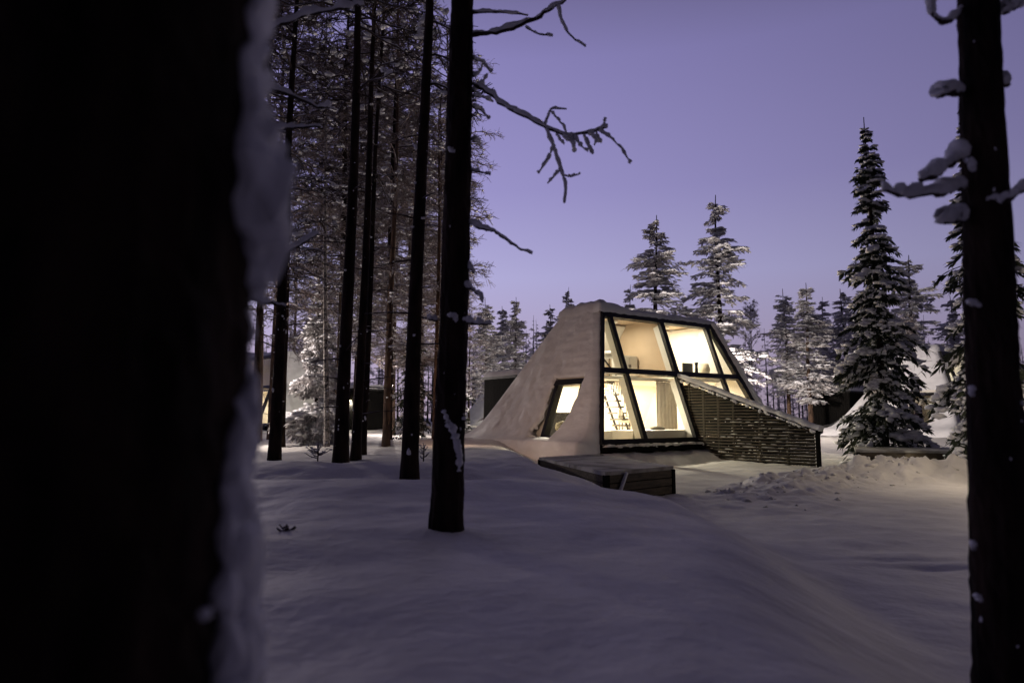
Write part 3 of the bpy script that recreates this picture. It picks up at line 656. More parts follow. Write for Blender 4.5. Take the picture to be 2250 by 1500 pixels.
MB().lathe([(0.023, 0.265), (0.023, 0.29)], (0, 0, 0), 12).build('stopper', M['dark_metal'], b2)
pl = inside('floor_lamp', (7.35, 1.5, 0.04)); tag(pl, 'floor lamp with cone shade below the right transom', 'lamp')
MB().lathe([(0.16, 0), (0.16, 0.02), (0.02, 0.04), (0.02, 1.45)], (0, 0, 0), 12).build('stand', M['dark_metal'], pl)
MB().lathe([(0.28, 1.40), (0.08, 1.95)], (0, 0, 0), 18).build('lamp_shade', M['shade'], pl, True)
pw = inside('pillow', (0.80, 2.72, 0.36), 0.2); tag(pw, 'grey square pillow seen through the small side window', 'pillow')
MB().blobs([(0, 0, .14)], [(.16, .34, .20)], None, .05, True).build('cover', M['grey_fabric'], pw, True)
sb = inside('side_bed', (1.35, 2.2, 0.04)); tag(sb, 'white bed seen low in the small side window', 'bed')
MB().box((0, 0, 0.2), (1.1, 1.5, 0.24)).build('mattress', M['white'], sb); MB().box((0, 0, 0.04), (1.14, 1.54, 0.08)).build('frame', M['white'], sb)

# unseen lamps, added or assumed for their light on snow and trees
def added_lamp(x, y, h, watts, label, aim=None, col=None):
    o = empty('added_lamp', (x, y, gh(x, y))); tag(o, label, 'lamp', 'added unseen lamps between the cabins')
    MB().lathe([(0.05, -0.3), (0.05, 0.0), (0.035, 0.05), (0.035, h)], (0, 0, 0), 10).build('post', M['black_metal'], o, True)
    MB().lathe([(0.13, h + 0.25), (0.12, h + 0.28), (0.02, h + 0.34)], (0, 0, 0), 12).build('cap', M['black_metal'], o, True)
    MB().blobs([(0, 0, h + 0.36)], [(.12, .12, .07)], None, .08, True).build('snow', M['snow_tree'], o, True)
    if aim is None:
        MB().lathe([(0.06, h), (0.075, h + 0.03), (0.07, h + 0.20), (0.03, h + 0.24)], (0, 0, 0), 12).build('lantern', M['lamp'], o, True)
        point_light('added_lamp_light', (0.0, -0.16, h + 0.10), watts, col or WHITE, 0.10, o)
    else:                                                # added flood lamp, turned to the cabin to keep light off the foreground
        d = np.array(aim, float) - np.array([x, y, o.location[2] + h + 0.1]); d /= np.linalg.norm(d)
        MB().tubes(np.array([d * -0.10, d * 0.02, d * 0.12]) + [0, 0, h + 0.1], np.array([0.04, 0.09, 0.11]), 12).build('hood', M['black_metal'], o, True)
        MB().tubes(np.array([d * 0.121, d * 0.125]) + [0, 0, h + 0.1], np.array([0.095, 0.095]), 12).build('lens', M['lamp'], o)
        l = bpy.data.lights.new('added_flood_light', 'SPOT'); l.energy = watts; l.color = FLOOD; l.shadow_soft_size = 0.08; l.spot_size = R(110); l.spot_blend = 0.9
        q = bpy.data.objects.new('added_flood_light', l); COL.objects.link(q); q.parent = o; q.location = d * 0.16 + np.array([0, 0, h + 0.1])
        from mathutils import Vector
        q.rotation_euler = Vector(d).to_track_quat('-Z', 'Y').to_euler()
def lamp_at(px, Y_, h, watts, label, aim=None, col=None): added_lamp((px - CX) / F * Y_, Y_, h, watts, label, aim, col)
lamp_at(903, 17.5, 1.4, 300, 'added flood lamp out of sight behind the trunk left of the central one', (0.6, 24.0, 2.2))  # unseen lamp added to warm the cabin's left side
lamp_at(858, 32.0, 2.0, 620, 'assumed unseen lamp farther back in line with the lit brown trunk')  # unseen lamp assumed from the glowing snow, brightens the left wood
lamp_at(482, 20.0, 2.3, 560, 'added lamp out of sight behind the huge near trunk')  # unseen lamp added to light the small spruce and snow at left
lamp_at(1440, 35.0, 2.6, 3000, 'assumed unseen lamp behind the cabin below the bushy spruce')  # assumed lamp, unseen, to light the spruces over the roof
lamp_at(1550, 36.0, 2.4, 2800, 'assumed unseen lamp behind the cabin below the airy spruce')  # second unseen lamp assumed for the lit trees behind the cabin
lamp_at(2184, 14.6, 2.4, 165, 'added lamp out of sight behind the near right trunk', None, (1.0, 0.82, 0.64))  # unseen lamp added to brighten and warm the snow at right
lamp_at(1935, 42.0, 2.2, 2400, 'assumed unseen lamp behind the right cabin and tall spruce')  # lamp assumed out of view, to light the trees at right

# ------------------------------------------------------------------ trees
def unit(v): return v / (np.linalg.norm(v, axis=-1, keepdims=True) + 1e-9)
def trunk_mesh(H, r0, r1, seed, k=14, rough=0.06, lean=(0, 0), step=0.25, flare=0.25, below=0.5):
    g = np.random.default_rng(seed); n = max(6, int((H + below) / step))
    z = np.linspace(-below, H, n); t = np.clip(z / H, 0, 1)
    px = lean[0] * z + 0.05 * H / 10 * np.sin(z * 0.5 + seed) * t; py = lean[1] * z + 0.05 * H / 10 * np.cos(z * 0.43 + seed * 2) * t
    r = r0 + (r1 - r0) * t + r0 * flare * np.exp(-np.maximum(z, 0) / 0.25)
    b = MB(); P = np.column_stack([px, py, z])
    b.tubes(P, r, k)
    V = b.v[0].reshape(n, k, 3); ang = np.arange(k)
    bump = 1 + rough * (fbm(ang[None, :] * 0.9 + seed, z[:, None] * 1.8, 3) + 0.8 * g.normal(0, 0.35, (n, k)))
    V = P[:, None, :] + (V - P[:, None, :]) * bump[..., None]
    b.v[0] = V.reshape(-1, 3)
    return b, P, r

def conifer(seed, H, Rmax, crown0=0.08, nb=90, droop=0.55, rise=0.15, snow=1.0, kind='spruce', r0=0.13, spr=26, pad=11, bark='bark', needle='needles', gap=0.0, fine=False, padh=1.0, hang=4):
    """returns meshes trunk, crown, snow of a snow-laden spruce or pine"""
    g = np.random.default_rng(seed)
    tb_, _, _ = trunk_mesh(H * 0.99, r0, 0.012, seed, 9, 0.05, step=0.6)
    u = g.random(nb) ** 0.9; zb = H * (crown0 + (0.95 - crown0) * u)
    k = (zb / H - crown0) / (1 - crown0)
    if kind == 'spruce': prof = np.clip(0.985 - k, 0, 1) ** 0.78 * (0.82 + 0.18 * np.sin(k * 25 + seed)) + 0.025
    else: prof = np.clip(np.minimum(1.0, 0.5 + k * 2.2) * np.clip(0.985 - k, 0, 1) ** 0.66, 0, 1) * (0.75 + 0.25 * np.sin(k * 17 + seed)) + 0.03
    L = Rmax * prof * g.uniform(0.65, 1.15, nb)
    L = np.where(g.random(nb) < gap, L * 0.45, L)
    az = g.random(nb) * 2 * math.pi
    d = np.column_stack([np.cos(az), np.sin(az), np.zeros(nb)])
    K = 6 if hang else 3; t = np.linspace(0, 1, K)
    up = rise + 0.25 * k                                   # upper branches lift
    dr = droop * (1.15 - 0.75 * k) * g.uniform(0.7, 1.3, nb)
    def pos(i, tt):
        return np.column_stack([np.zeros(len(i)), np.zeros(len(i)), zb[i]]) + d[i] * (L[i] * tt * (1 - 0.12 * tt * dr[i]))[:, None] + np.array([0, 0, 1.0]) * (L[i] * (up[i] * tt - dr[i] * tt ** 2))[:, None]
    ii = np.arange(nb)
    P = np.stack([pos(ii, np.full(nb, x)) for x in t], axis=1)
    rad = (0.006 + 0.011 * L)[:, None] * (1 - 0.8 * t)[None, :]
    tw = MB(); tw.tubes(P, rad, 4 if hang else 3)
    # needle sprays hanging off both sides
    n1 = nb * spr; i1 = g.integers(0, nb, n1); t1 = g.random(n1) ** 0.75 * 0.88 + 0.12
    sgn = g.choice([-1, 1], n1); lat = np.column_stack([-d[i1][:, 1], d[i1][:, 0], np.zeros(n1)]) * sgn[:, None]
    wid = (0.34 * L[i1] * (1.15 - 0.75 * t1)) * g.random(n1) ** 0.7
    Pp = pos(i1, t1) + lat * wid[:, None] + np.column_stack([np.zeros(n1), np.zeros(n1), -0.35 * wid - 0.02 - 0.03 * g.random(n1)])
    D = unit(lat * 0.6 + d[i1] * 0.8 + np.column_stack([np.zeros(n1), np.zeros(n1), -0.35 - 0.7 * g.random(n1)]) + g.normal(0, .25, (n1, 3)))
    ls = (0.10 + 0.10 * L[i1]) * g.uniform(0.7, 1.4, n1)
    tw.sprays(Pp - D * (ls * .3)[:, None], D, ls, ls * 0.17, g)
    # fine hanging twigs
    n3 = nb * hang; i3 = g.integers(0, nb, n3); t3 = g.random(n3) * 0.8 + 0.2; a3 = pos(i3, t3)
    e3 = a3 + unit(g.normal(0, 1, (n3, 3)) * [1, 1, 0.3] + d[i3]) * (0.30 * L[i3])[:, None] - np.array([0, 0, 1]) * (0.16 * L[i3])[:, None]
    tw.tubes(np.stack([a3, (a3 + e3) / 2 + [0, 0, 0.02], e3], 1), np.tile([0.006, 0.005, 0.003], (n3, 1)), 3)
    # snow pads lying on the branches
    load = np.clip(g.gamma(1.6, 0.6, nb), 0.05, 3.0); load /= load.sum()
    n2 = int(nb * pad * snow); i2 = g.choice(nb, n2, p=load); t2 = g.random(n2) ** 0.7 * 0.9 + 0.1
    s2 = g.choice([-1, 1], n2); lat2 = np.column_stack([-d[i2][:, 1], d[i2][:, 0], np.zeros(n2)]) * s2[:, None]
    w2 = (0.30 * L[i2] * (1.15 - 0.75 * t2)) * g.random(n2)
    sz = (0.034 + 0.045 * L[i2]) * (0.35 + 1.35 * g.random(n2) ** 2.4)
    C2 = pos(i2, t2) + lat2 * w2[:, None] + np.column_stack([np.zeros(n2), np.zeros(n2), 0.02 + 0.28 * sz - 0.33 * w2])
    sn = MB(); sn.blobs(C2, np.column_stack([sz * 1.35, sz * 0.85, sz * 0.50 * padh]), az[i2] + g.normal(0, .4, n2), 0.16, fine, seed)
    return tb_.mesh('trunk', M[bark], True), tw.mesh('crown', M[needle]), sn.mesh('snow', M['snow_tree'], True)

def frosted_tree(seed, H, Rmax, crown0, nb, sub=7, tws=6, r0=0.12, bark='bark', tmat='twig', snow=0.5, rise=0.25, droop=0.5, upright=0.0, lean=(0, 0)):
    """bare-limbed pine or birch, every twig thick with rime"""
    g = np.random.default_rng(seed)
    tb_, tp, tr = trunk_mesh(H, r0, 0.02, seed, 12, 0.07, lean, step=0.4)
    zb = H * (crown0 + (0.98 - crown0) * g.random(nb) ** 0.85)
    base = np.column_stack([np.interp(zb, tp[:, 2], tp[:, 0]), np.interp(zb, tp[:, 2], tp[:, 1]), zb])
    k = (zb / H - crown0) / (1 - crown0)
    L = Rmax * np.clip((0.55 + 1.0 * k) * (1.05 - k) ** 0.7, 0.1, 1.2) * g.uniform(0.6, 1.2, nb)
    az = g.random(nb) * 6.283; d = np.column_stack([np.cos(az), np.sin(az), np.zeros(nb)])
    lat = np.column_stack([-d[:, 1], d[:, 0], np.zeros(nb)]); cv = g.normal(0, 0.18, nb)
    up = rise + 0.5 * k + upright; dr = droop * (1 - 0.6 * k) * g.uniform(0.5, 1.4, nb)
    def pos(i, tt):
        return base[i] + d[i] * (L[i] * tt)[:, None] + lat[i] * (cv[i] * L[i] * tt ** 2)[:, None] + np.array([0, 0, 1.0]) * (L[i] * (up[i] * tt - dr[i] * tt ** 2 + 0.03 * np.sin(tt * 9 + az[i])))[:, None]
    ii = np.arange(nb); K = 7; t = np.linspace(0, 1, K)
    P = np.stack([pos(ii, np.full(nb, x)) for x in t], 1)
    m = MB(); m.tubes(P, (0.012 + 0.010 * L)[:, None] * (1 - 0.7 * t)[None], 5)
    n1 = nb * sub; i1 = np.repeat(ii, sub); t1 = g.random(n1) ** 0.8 * 0.8 + 0.2; a = pos(i1, t1)
    D1 = unit(d[i1] * 0.7 + lat[i1] * g.choice([-1, 1], n1)[:, None] * g.uniform(0.4, 1.2, n1)[:, None] + g.normal(0, 0.35, (n1, 3)) + np.array([0, 0, 0.12 + upright]))
    l1 = 0.34 * L[i1] * g.uniform(0.5, 1.3, n1)
    dn = -0.22 * l1
    b1 = lambda tt: a + D1 * (l1 * tt)[:, None] + np.array([0, 0, 1.0]) * (dn * tt ** 2)[:, None]
    P1 = np.stack([b1(x) for x in (0, .33, .66, 1.0)], 1)
    m.tubes(P1, np.tile([0.011, 0.010, 0.008, 0.006], (n1, 1)), 4)
    n2 = n1 * tws; i2 = np.repeat(np.arange(n1), tws); t2 = g.random(n2) * 0.85 + 0.15
    a2 = a[i2] + D1[i2] * (l1[i2] * t2)[:, None] + np.array([0, 0, 1.0]) * (dn[i2] * t2 ** 2)[:, None]
    D2 = unit(D1[i2] * 0.8 + g.normal(0, 0.65, (n2, 3)) + [0, 0, upright * 0.5]); l2 = g.uniform(0.10, 0.34, n2) * (0.6 + 0.25 * L[i1][i2])
    e2 = a2 + D2 * l2[:, None]; mid = (a2 + e2) / 2 + g.normal(0, 0.015, (n2, 3)); e2[:, 2] -= 0.12 * l2
    m.tubes(np.stack([a2, mid, e2], 1), np.tile([0.008, 0.008, 0.006], (n2, 1)), 3)
    s = MB(); n3 = int(n1 * snow) + nb
    j = g.integers(0, n2, n3); sz = g.uniform(0.03, 0.085, n3) * (0.7 + 0.2 * L[i1][i2[j]])
    s.blobs(mid[j] + [0, 0, 0.02], np.column_stack([sz * 1.6, sz, sz * 0.6]), g.random(n3) * 6.28, 0.2, False, seed)
    s.tubes(P + [0, 0, 0.012], (0.010 + 0.009 * L)[:, None] * (0.9 - 0.5 * t)[None] * g.uniform(0.3, 1.1, (nb, K)), 5)
    return tb_.mesh('trunk', M[bark], True), m.mesh('crown', M[tmat]), s.mesh('snow', M['snow_tree'], True)

def tree(name, meshes, loc, rz=0.0, sc=1.0, label=None, group=None, szz=None):
    o = empty(name, loc, rz); o.scale = (sc, sc, szz or sc)
    for nm, me in zip(('trunk', 'crown', 'snow'), meshes):
        if me is not None: link(nm, me, o)
    tag(o, label, 'tree', group)
    return o
def by_top(name, meshes, Hm, px_top, py_top, Y_, rz, label, group=None, wide=1.0, dx=0.0):
    p = at(px_top, py_top, Y_); z0 = gh(p[0] + dx, Y_); s = (p[2] - z0) / Hm
    o = tree(name, meshes, (p[0] + dx, Y_, z0), rz, s * wide, label, group, s)
    return o

GR_F = 'snowy conifers behind the cabins'
GR_P = 'pines of the wood at left'
# meshes shared by the background trees
VS = [conifer(21, 12, 2.5, 0.10, 230, 0.50, 0.12, 1.0, 'spruce', 0.14, 30, 22, needle='rimed_needles', gap=0.3),
      conifer(22, 12, 2.5, 0.14, 190, 0.45, 0.15, 1.15, 'spruce', 0.14, 30, 22, needle='rimed_needles', gap=0.5),
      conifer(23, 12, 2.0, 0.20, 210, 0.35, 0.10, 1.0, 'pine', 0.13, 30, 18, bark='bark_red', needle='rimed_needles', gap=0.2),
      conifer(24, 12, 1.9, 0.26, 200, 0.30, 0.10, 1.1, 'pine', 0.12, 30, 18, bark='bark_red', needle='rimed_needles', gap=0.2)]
VD = conifer(25, 10, 1.9, 0.03, 220, 0.60, 0.06, 0.9, 'spruce', 0.13, 30, 10)
VP = [frosted_tree(31, 17, 2.9, 0.22, 110, 8, 9, 0.14, 'bark', 'twig', 0.15), frosted_tree(32, 17, 2.7, 0.28, 110, 8, 9, 0.13, 'bark', 'twig', 0.2, 0.15, 0.6),
      frosted_tree(33, 17, 3.0, 0.18, 110, 8, 9, 0.14, 'bark_red', 'twig', 0.15, 0.3, 0.55)]
VB = frosted_tree(41, 10, 1.1, 0.12, 70, 7, 6, 0.06, 'birch', 'twig', 0.1, 0.9, 0.1, 0.5)

for v, px, py, Y_, wide, lab in (
    (0, 1437, 472, 40, 1.00, 'bushy snow laden spruce rising over the cabin roof, left of two'),
    (1, 1573, 428, 41, 0.92, 'tall airy spruce with drooping snowy limbs above roof right end'),
    (1, 1385, 625, 52, 0.9, 'small snowy spruce tucked left of the bushy one above the roof'),
    (3, 1068, 655, 46, 1.0, 'snowy pine right beside the dark central trunk'),
    (2, 1105, 672, 52, 0.9, 'slim snowy pine second from the dark central trunk'),
    (0, 1133, 652, 48, 0.9, 'pointed snowy spruce above the black annex roof'),
    (1, 1208, 668, 54, 0.9, 'small snowy spruce against the sky left of the cabin roof'),
    (0, 1247, 630, 56, 0.7, 'thin snowy spruce tip over the upper left cabin corner'),
    (3, 1722, 634, 44, 1.0, 'snowy pine with bare reddish trunk right of the cabin, left one'),
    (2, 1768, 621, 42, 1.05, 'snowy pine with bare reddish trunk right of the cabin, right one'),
    (2, 1806, 652, 52, 0.9, 'narrow dark snowy pine between the red trunks and right spruce'),
    (0, 1850, 633, 50, 1.15, 'wide snowy spruce above the black annex at right'),
    (1, 1995, 560, 45, 1.1, 'pale rimed tree glowing behind the tall right spruce'),
    (3, 1915, 610, 47, 1.2, 'pale rimed pine close behind left edge of tall right spruce'),
    (1, 2088, 648, 48, 1.0, 'faint snowy spruce between tall right spruce and dark right trunk')):
    by_top('spruce_tree' if v < 2 else 'pine_tree', VS[v], 11.9, px, py, Y_, rng.random() * 6.28, lab, GR_F, wide * 1.65)
by_top('birch_tree', VB, 10.3, 1646, 662, 43, 0.3, 'bare twiggy birch standing right behind the cabin hip', None, 1.1)
by_top('birch_tree', VB, 10.3, 1990, 690, 40, 1.3, 'low rimed birch behind the right cabin annex', None, 1.3)

# spruces standing in front
SR = conifer(51, 11.0, 1.75, 0.05, 300, 0.62, 0.04, 1.0, 'spruce', 0.13, 46, 22, gap=0.3, padh=1.1)
p = at(1945, 990, 22.0); pt = at(1943, 256, 22.0); z0 = gh(p[0], 22.0)
tree('spruce_tree', SR, (p[0], 22.0, z0), 0.7, (pt[2] - z0) / 10.9, 'tallest dark spruce with clotted snow right of the cabin')
SR2 = conifer(52, 11.5, 2.1, 0.03, 300, 0.62, 0.04, 1.0, 'spruce', 0.14, 46, 22, gap=0.2, padh=1.2)
p = at(2185, 1010, 17.0); tree('spruce_tree', SR2, (p[0], 17.0, gh(p[0], 17.0)), 2.1, 0.86, 'broad dark spruce half hidden behind the near right trunk')
S1 = conifer(53, 5.0, 1.5, 0.02, 190, 0.45, -0.02, 1.15, 'spruce', 0.07, 44, 14, needle='rimed_needles')
p = at(692, 985, 21.0); tree('spruce_tree', S1, (p[0], 21.0, gh(p[0], 21)), 0.2, 0.97, 'small bushy spruce before the left cabin wall')
p = at(905, 950, 26.0); tree('spruce_tree', VD, (p[0], 26.0, gh(p[0], 26)), 1.2, 0.56, 'dark young spruce behind the third trunk left of centre')
p = at(1000, 950, 34.0); tree('spruce_tree', VD, (p[0], 34.0, gh(p[0], 34)), 2.2, 0.62, 'dark young spruce showing left of the thick central trunk')

# rimed pines whose crowns fill the upper left
for v, px, py, Y_, sc, lab in (
    (0, 614, 985, 20, 1.00, 'rimed pine behind the leftmost slim trunk'),
    (1, 560, 975, 24, 1.05, 'rimed pine half hidden by the huge near trunk'),
    (2, 752, 960, 30, 1.05, 'rimed pine in line with the straight dark trunk, farthest back'),
    (0, 792, 955, 27, 1.00, 'rimed pine behind the twin trunks at left'),
    (1, 862, 955, 33, 1.05, 'rimed pine behind the lit brown trunk'),
    (2, 960, 955, 25, 0.80, 'rimed pine with reddish trunk left of the central trunk'),
    (1, 760, 945, 40, 1.00, 'far rimed pine in the gap between left trunks'),
    (0, 905, 945, 42, 0.95, 'far rimed pine behind the third trunk left of centre'),
    (2, 640, 945, 50, 1.05, 'far rimed pine above the left cabin roof'),
    (1, 985, 945, 44, 0.80, 'far rimed pine just left of the central trunk top'),
    (2, 596, 960, 27, 1.10, 'rimed pine right beside the leftmost slim trunk, farther back'),
    (1, 742, 960, 23, 1.10, 'rimed pine in line with the straight dark trunk, nearest of them'),
    (0, 757, 955, 25, 1.10, 'rimed pine close behind the straight dark trunk'),
    (1, 852, 955, 24, 1.10, 'rimed pine in line with the lit brown trunk, nearer one'),
    (2, 898, 955, 29, 1.10, 'rimed pine right of the lit brown trunk'),
    (0, 925, 955, 36, 1.00, 'rimed pine between the third trunk and central trunk'),
    (1, 780, 945, 34, 1.10, 'rimed pine deep in the wood behind the twin trunks'),
    (2, 690, 945, 52, 1.10, 'rimed pine deep in the wood over the left cabin'),
    (1, 972, 945, 31, 1.15, 'rimed pine whose crown hangs out behind the central trunk top'),
    (0, 1030, 945, 40, 0.50, 'low rimed pine peeping out right of the central trunk')):
    p = at(px, py, Y_); tree('pine_tree', VP[v], (p[0], Y_, gh(p[0], Y_)), rng.random() * 6.28, sc, lab, GR_P)

# slim dark trunks of the wood at left: own shapes, leaning as in the picture
def slim_pine(px, py, Y_, w_px, px_top, py_top, bark, label, seed, crown0=0.42, Rm=1.8, nb=34, H=13.0, tmat='dark_twig'):
    p = at(px, py, Y_); q = at(px_top, py_top, Y_); z0 = gh(p[0], Y_)
    lean = ((q[0] - p[0]) / (q[2] - p[2]), 0.0)
    r = w_px / F * Y_ / 2
    me = frosted_tree(seed, H, Rm, crown0, nb, 6, 5, r, bark, tmat, 0.35, 0.15, 0.45, 0, lean)
    o = tree('pine_tree', me, (p[0], Y_, z0), 0.0, 1.0, label)
    # dead stubs and snow stuck to the bark
    g = np.random.default_rng(seed + 500); n = 14
    zz = g.uniform(0.0, 5.5, n); a = g.uniform(math.pi, 2 * math.pi, n)
    rr = r * (1 - 0.5 * zz / H) * 1.02
    C = np.column_stack([lean[0] * zz + rr * np.cos(a), rr * np.sin(a), zz]); s_ = 0.006 + 0.022 * g.random(n) ** 2
    MB().blobs(C, np.column_stack([s_ * g.uniform(.7, 1.6, n), s_, s_ * g.uniform(.6, 2.6, n)]), None, .25, False, seed).build('bark_snow', M['snow_tree'], o, True)
    n = 12; zz = g.uniform(0.8, 5.5, n); a = g.random(n) * 6.28; L = g.uniform(0.12, 0.8, n)
    a0 = np.column_stack([lean[0] * zz, 0 * zz, zz]); e = a0 + np.column_stack([np.cos(a) * (r + L), np.sin(a) * (r + L), g.uniform(-.2, .3, n) * L])
    MB().tubes(np.stack([a0, (a0 + e) / 2 + [0, 0, .02], e], 1), np.tile([.016, .012, .006], (n, 1)), 5).build('dead_branch', M['dark_twig'], o)
    return o
slim_pine(900, 1012, 10.0, 38, 938, 0, 'bark', 'dark pine trunk next left of the thick central trunk', 61, 0.48, 1.5, 26, 12)
slim_pine(748, 1020, 12.0, 32, 786, 60, 'bark', 'dark straight pine trunk right of the small spruce', 62, 0.50, 2.0, 34, 13)
slim_pine(781, 1020, 14.0, 22, 822, 150, 'bark', 'thin dark pine trunk, front one of the twin trunks', 63, 0.50, 1.9, 34, 13)
slim_pine(797, 1003, 16.0, 15, 828, 330, 'bark', 'thin dark pine trunk, rear one of the twin trunks', 64, 0.42, 1.8, 34, 14)
slim_pine(604, 988, 14.0, 27, 636, 300, 'bark', 'leftmost slim dark pine beside the huge near trunk', 65, 0.30, 1.9, 44, 13)
slim_pine(718, 986, 19.0, 12, 714, 420, 'birch', 'slim mottled pale trunk in front of the small spruce', 66, 0.30, 1.4, 34, 12)
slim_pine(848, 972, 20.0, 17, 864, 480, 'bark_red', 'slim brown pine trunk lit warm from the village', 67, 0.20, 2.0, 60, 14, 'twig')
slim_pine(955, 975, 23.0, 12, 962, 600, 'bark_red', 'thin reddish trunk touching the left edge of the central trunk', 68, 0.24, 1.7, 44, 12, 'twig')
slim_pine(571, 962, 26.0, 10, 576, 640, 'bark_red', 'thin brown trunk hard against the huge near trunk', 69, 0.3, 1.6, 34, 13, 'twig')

# thick central trunk with snow-laden dead limbs
def limb(parent, pts, r0, r1, base, mat='dark_twig', snow=1.0, seed=0, name='branch'):
    """pts are picture points at the given depths; limb and the snow lying along it"""
    P = np.array([at(x, y, d) for x, y, d in pts]) - base
    # resample smoothly
    tt = np.linspace(0, len(P) - 1, (len(P) - 1) * 5 + 1); Q = np.column_stack([np.interp(tt, range(len(P)), P[:, i]) for i in range(3)])
    for _ in range(2): Q[1:-1] = (Q[:-2] + 2 * Q[1:-1] + Q[2:]) / 4
    g = np.random.default_rng(seed + int(pts[0][0])); n = len(Q)
    Q[1:-1] += g.normal(0, r0 * 0.25, (n - 2, 3))
    rad = np.linspace(r0, r1, n) * (1 + 0.15 * g.normal(0, 1, n))
    br = MB().tubes(Q, rad, 7).build(name, M[mat], parent)
    if snow > 0:
        k = np.linspace(0, 1, n * 3); S = np.column_stack([np.interp(k, np.linspace(0, 1, n), Q[:, i]) for i in range(3)])
        rr = np.interp(k, np.linspace(0, 1, n), rad)
        lum = 0.85 + 0.95 * np.clip(fbm(k * 8 + seed, k * 0 + pts[0][1], 3), -0.5, 1)
        hh = (rr * 0.9 + 0.010) * snow * np.clip(lum, 0.15, 2)
        S[:, 2] += rr * 0.55 + hh * 0.55
        MB().tubes(S, hh, 8).build('snow', M['snow_tree'], br, True)
    return br
pb = at(980, 1150, 5.4); pb[2] = gh(pb[0], 5.4)
ct = empty('pine_tree', pb); tag(ct, 'thick black central pine trunk with snowy bare limbs to the right', 'tree')
qt = at(1020, 0, 5.4); leanc = ((qt[0] - pb[0]) / (qt[2] - pb[2]), 0.0)
b, tp, tr_ = trunk_mesh(7.0, 0.128, 0.075, 71, 30, 0.10, leanc, 0.06, 0.10, 0.5)
b.build('trunk', M['bark'], ct, False)
Y0 = 5.4
limb(ct, [(1035, 78, Y0), (1090, 72, Y0 - .05), (1150, 55, Y0 - .1), (1195, 30, Y0 - .1), (1243, 0, Y0 - .1)], 0.020, 0.009, pb, snow=0.9, seed=1)
limb(ct, [(1225, 12, Y0 - .1), (1235, 50, Y0 - .1), (1250, 78, Y0 - .1), (1287, 103, Y0 - .1)], 0.009, 0.005, pb, snow=0.9, seed=2)
limb(ct, [(1040, 28, Y0), (1100, 27, Y0 + .1), (1160, 35, Y0 + .15)], 0.011, 0.005, pb, snow=0.9, seed=3)
limb(ct, [(1155, 60, Y0 - .1), (1180, 75, Y0 - .1), (1215, 80, Y0 - .1)], 0.007, 0.004, pb, snow=0.8, seed=4)
limb(ct, [(1040, 185, Y0), (1075, 205, Y0 - .05), (1110, 235, Y0 - .1), (1160, 258, Y0 - .15), (1200, 282, Y0 - .15), (1250, 298, Y0 - .15), (1300, 290, Y0 - .15), (1335, 280, Y0 - .15)], 0.017, 0.007, pb, snow=0.9, seed=5)
limb(ct, [(1318, 288, Y0 - .15), (1345, 305, Y0 - .15), (1365, 325, Y0 - .15), (1385, 360, Y0 - .15)], 0.007, 0.004, pb, snow=0.9, seed=6)
limb(ct, [(1325, 284, Y0 - .15), (1330, 262, Y0 - .15)], 0.008, 0.006, pb, snow=0.9, seed=7)
limb(ct, [(1195, 280, Y0 - .15), (1205, 255, Y0 - .15), (1210, 238, Y0 - .15), (1245, 240, Y0 - .15)], 0.007, 0.004, pb, snow=0.9, seed=8)
limb(ct, [(1210, 245, Y0 - .15), (1225, 262, Y0 - .15), (1240, 280, Y0 - .15), (1247, 300, Y0 - .15)], 0.006, 0.004, pb, snow=0.9, seed=9)
limb(ct, [(1200, 285, Y0 - .15), (1215, 320, Y0 - .15), (1225, 350, Y0 - .15), (1235, 380, Y0 - .15), (1243, 410, Y0 - .15), (1240, 447, Y0 - .15)], 0.009, 0.004, pb, snow=0.9, seed=10)
limb(ct, [(1217, 322, Y0 - .15), (1205, 350, Y0 - .15), (1182, 382, Y0 - .15)], 0.006, 0.003, pb, snow=0.9, seed=11)
limb(ct, [(1230, 375, Y0 - .15), (1218, 388, Y0 - .15), (1203, 404, Y0 - .15)], 0.006, 0.003, pb, snow=0.9, seed=12)
limb(ct, [(1238, 385, Y0 - .15), (1255, 390, Y0 - .15), (1275, 382, Y0 - .15)], 0.005, 0.003, pb, snow=0.8, seed=13)
for k, (x, y, dx_, dy_) in enumerate(((1222, 296, 18, 22), (1238, 300, 26, 16), (1254, 301, 8, 32), (1262, 300, 30, 34), (1283, 297, 20, 42), (1297, 294, 24, 20), (1310, 290, -4, 30))):
    limb(ct, [(x, y, Y0 - .15), (x + dx_ * .3 + 4, y + dy_ * .6, Y0 - .2), (x + dx_, y + dy_, Y0 - .2 + .05 * (k % 3))], 0.006, 0.003, pb, snow=1.1 + 0.2 * (k % 3), seed=20 + k)
limb(ct, [(1025, 488, Y0), (1060, 502, Y0 - .1), (1085, 508, Y0 - .1), (1110, 525, Y0 - .1), (1140, 545, Y0 - .1), (1170, 558, Y0 - .1)], 0.013, 0.006, pb, snow=1.0, seed=30)
limb(ct, [(1028, 372, Y0), (1055, 378, Y0 - .05), (1078, 384, Y0 - .05)], 0.010, 0.007, pb, snow=0.7, seed=31)
limb(ct, [(1022, 580, Y0), (1035, 590, Y0 - .05), (1042, 600, Y0 - .05)], 0.014, 0.008, pb, snow=1.0, seed=32)
limb(ct, [(1020, 628, Y0 - .05), (1040, 636, Y0 - .1), (1055, 650, Y0 - .1), (1062, 664, Y0 - .1)], 0.013, 0.008, pb, snow=1.1, seed=33)
limb(ct, [(1018, 705, Y0 - .1), (1045, 712, Y0 - .15), (1080, 712, Y0 - .15)], 0.014, 0.009, pb, snow=1.2, seed=34)
limb(ct, [(960, 704, Y0 - .05), (942, 702, Y0 - .1)], 0.012, 0.010, pb, snow=1.1, seed=35)
